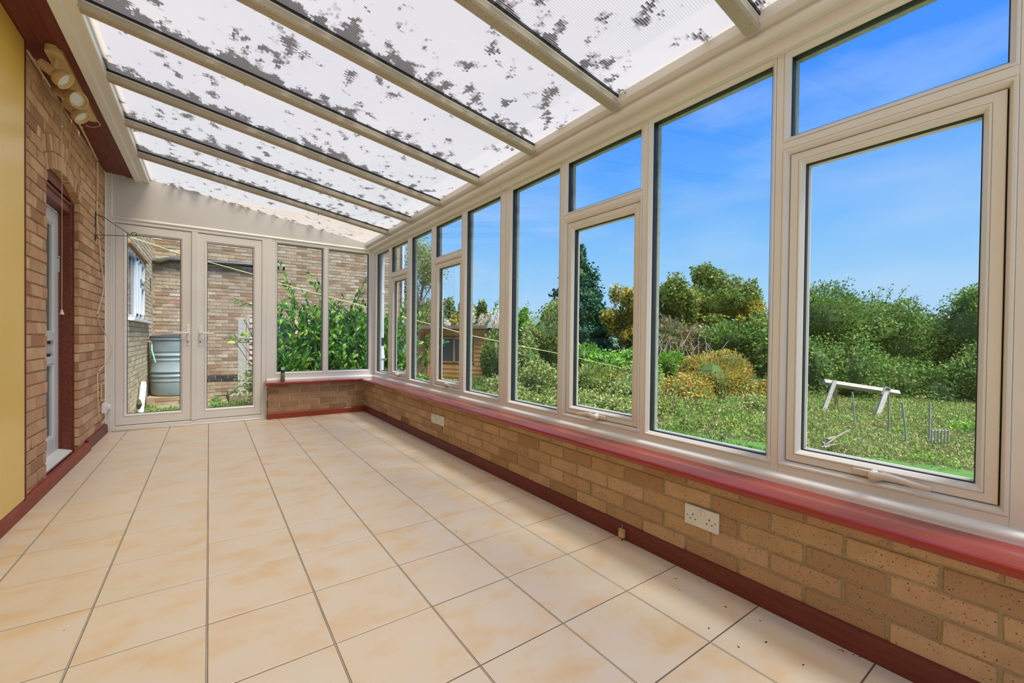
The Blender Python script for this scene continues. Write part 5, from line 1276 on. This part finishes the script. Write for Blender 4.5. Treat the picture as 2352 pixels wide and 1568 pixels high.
# --- the big-leaved bush outside the end windows
lb = tag(empty('laurel_bush', (1.7, 8.1, GZ)), 'large leafy green bush pressing up outside the end windows', 'shrub')
def big_leaf():
    mb = MB(); mb.v = [(0, 0, 0), (.022, .018, .006), (.056, .026, .010), (.085, .018, .006), (.112, 0, -.004), (.085, -.018, .006), (.056, -.026, .010), (.022, -.018, .006), (.022, 0, 0), (.056, 0, 0), (.085, 0, -.001)]
    mb.f = [(0, 8, 1), (8, 9, 2, 1), (9, 10, 3, 2), (10, 4, 3), (0, 7, 8), (8, 7, 6, 9), (9, 6, 5, 10), (10, 5, 4)]
    return mb
lm = [big_leaf().mesh('leaf', M['lf_laurel'], True, False) for _ in range(1)][0]
R4 = random.Random(21); LV = []
stems = []
CLIP = [True]
def stem(base, tip, nl, bow=.15, r=.012):
    base, tip = Vector(base), Vector(tip); mid = (base + tip) / 2 + Vector((R4.uniform(-bow, bow), R4.uniform(-bow, bow), R4.uniform(0, bow)))
    pts = []
    for i in range(9):
        f = i / 8; p = base * (1 - f) ** 2 + mid * 2 * f * (1 - f) + tip * f * f; pts.append(p)
    stems.append((pts, r))
    for k in range(nl):
        f = .30 + .70 * (k + .5) / nl; x = f * 8; i = min(int(x), 7); p = pts[i].lerp(pts[i + 1], x - i); t = (pts[i + 1] - pts[i]).normalized()
        if CLIP[0] and p.x < .112 * p.y: continue
        side = Vector((R4.gauss(0, 1), R4.gauss(0, 1), R4.gauss(0, .6))); side -= t * side.dot(t); side.normalize()
        d = (t * .75 + side * .9 + Vector((0, 0, .12))).normalized(); LV.append((p, d, R4.uniform(.8, 1.3) * (.75 if f > .93 else 1)))
for i in range(250):
    bx_, by_ = R4.uniform(.9, 2.9), R4.uniform(7.6, 8.6); a = R4.uniform(-.5, .5)
    hgt = R4.uniform(.7, 1.65) if i > 25 else R4.uniform(.2, .9)
    stem((bx_, by_, GZ), (bx_ + R4.gauss(0, .35), by_ + R4.gauss(-.15, .35), GZ + .25 + hgt), 34)
CLIP[0] = False
for (u, v, d) in ((640, 600, 7.6), (650, 640, 7.5), (708, 620, 7.6), (728, 640, 7.4), (665, 680, 7.3), (690, 660, 7.7), (745, 665, 7.4), (842, 635, 7.9), (820, 670, 7.7), (790, 680, 7.5), (770, 690, 7.5), (650, 690, 7.0), (838, 690, 7.6), (625, 715, 7.0)):
    tpv = at(u, v, d); b_ = at(u + 95 if u < 760 else u - 70, 850, d + .2); stem(tuple(b_), tuple(tpv), 26, .08)
for (u, v, d) in ((515, 777, 7.0), (536, 684, 7.2), (528, 786, 7.0), (560, 770, 7.0)):
    tpv = at(u, v, d); b_ = at(680, 790 if v > 700 else 745, d + .15); stem(tuple(b_), tuple(tpv), 11, .05)
for (u, v, d) in ((905, 690, 8.2), (925, 720, 8.3), (915, 760, 8.0), (880, 740, 8.0), (935, 740, 8.4), (985, 770, 8.6), (992, 785, 8.5), (965, 785, 8.4), (900, 800, 8.0), (930, 700, 8.6)):
    tpv = at(u, v, d); b_ = at(u - 50, 870, d + .1); stem(tuple(b_), tuple(tpv), 30, .12)
LV.sort(key=lambda q: (q[0] - Vector((0, 0, .9))).length)
rest = MB(); lo = lb.location; cnt = 0
for k, (p, d, s) in enumerate(LV):
    q = d.to_track_quat('X', 'Z') if False else Vector((1, 0, 0)).rotation_difference(d); q = q @ Matrix.Rotation(R4.uniform(-.9, .9), 3, 'X').to_quaternion()
    if cnt < 300 and k % 3 == 0:
        o = link('leaf', lm, lb); o.rotation_mode = 'QUATERNION'; o.rotation_quaternion = q; o.location = p - lo; o.scale = (s, s, s); cnt += 1
    else:
        n0 = len(rest.v); mt_ = q.to_matrix() * s
        for vv in lm.vertices: rest.v.append(tuple(mt_ @ vv.co + p - lo))
        for pl_ in lm.polygons: rest.f.append(tuple(n0 + i for i in pl_.vertices))
me = rest.mesh('leaves', M['lf_laurel'], True, False); o = link('leaves', me, lb); o['kind'] = 'stuff'
for pts, r in stems: MB().tube([p - lo for p in pts], r, 5, r * .35).build('stem', M['twig'], lb, True)
plant('undergrowth', 'dark leafy undergrowth below the large bush outside the end windows', 'shrub', [(1.2, 8.9, .15, .7, .5, .42), (2.2, 8.9, .2, .8, .5, .5), (3.0, 9.0, .2, .6, .5, .5)], 16000, .055, M['lf_haw'], None, .8)
# yard weeds
carpet_pts = [(330, 942, 7.6, 22), (360, 950, 7.4, 30), (400, 945, 7.6, 26), (500, 935, 7.4, 14), (498, 922, 7.8, 8), (545, 930, 7.4, 24), (578, 920, 7.6, 12)]
yw = tag(empty('yard_weeds', (-.3, 7.2, GZ)), 'green moss and weeds on the yard slabs outside the glazed doors', 'weeds')
PP = []
for (u, v, d, r) in carpet_pts:
    c = at_z(u, v, GZ); 
    for _ in range(900): PP.append([c.x + R4.gauss(0, r * d / F * .6), c.y + R4.gauss(0, .12), GZ + abs(R4.gauss(0, .035))])
PP = np.array(PP); PP = PP[(PP[:, 1] > 5.9) & (PP[:, 0] > XH + .03)]
o = link('foliage', leaves_mesh('foliage', PP - np.array(yw.location), .03, M['lf_haw'], .5, 1.0, 6), yw); o['kind'] = 'stuff'
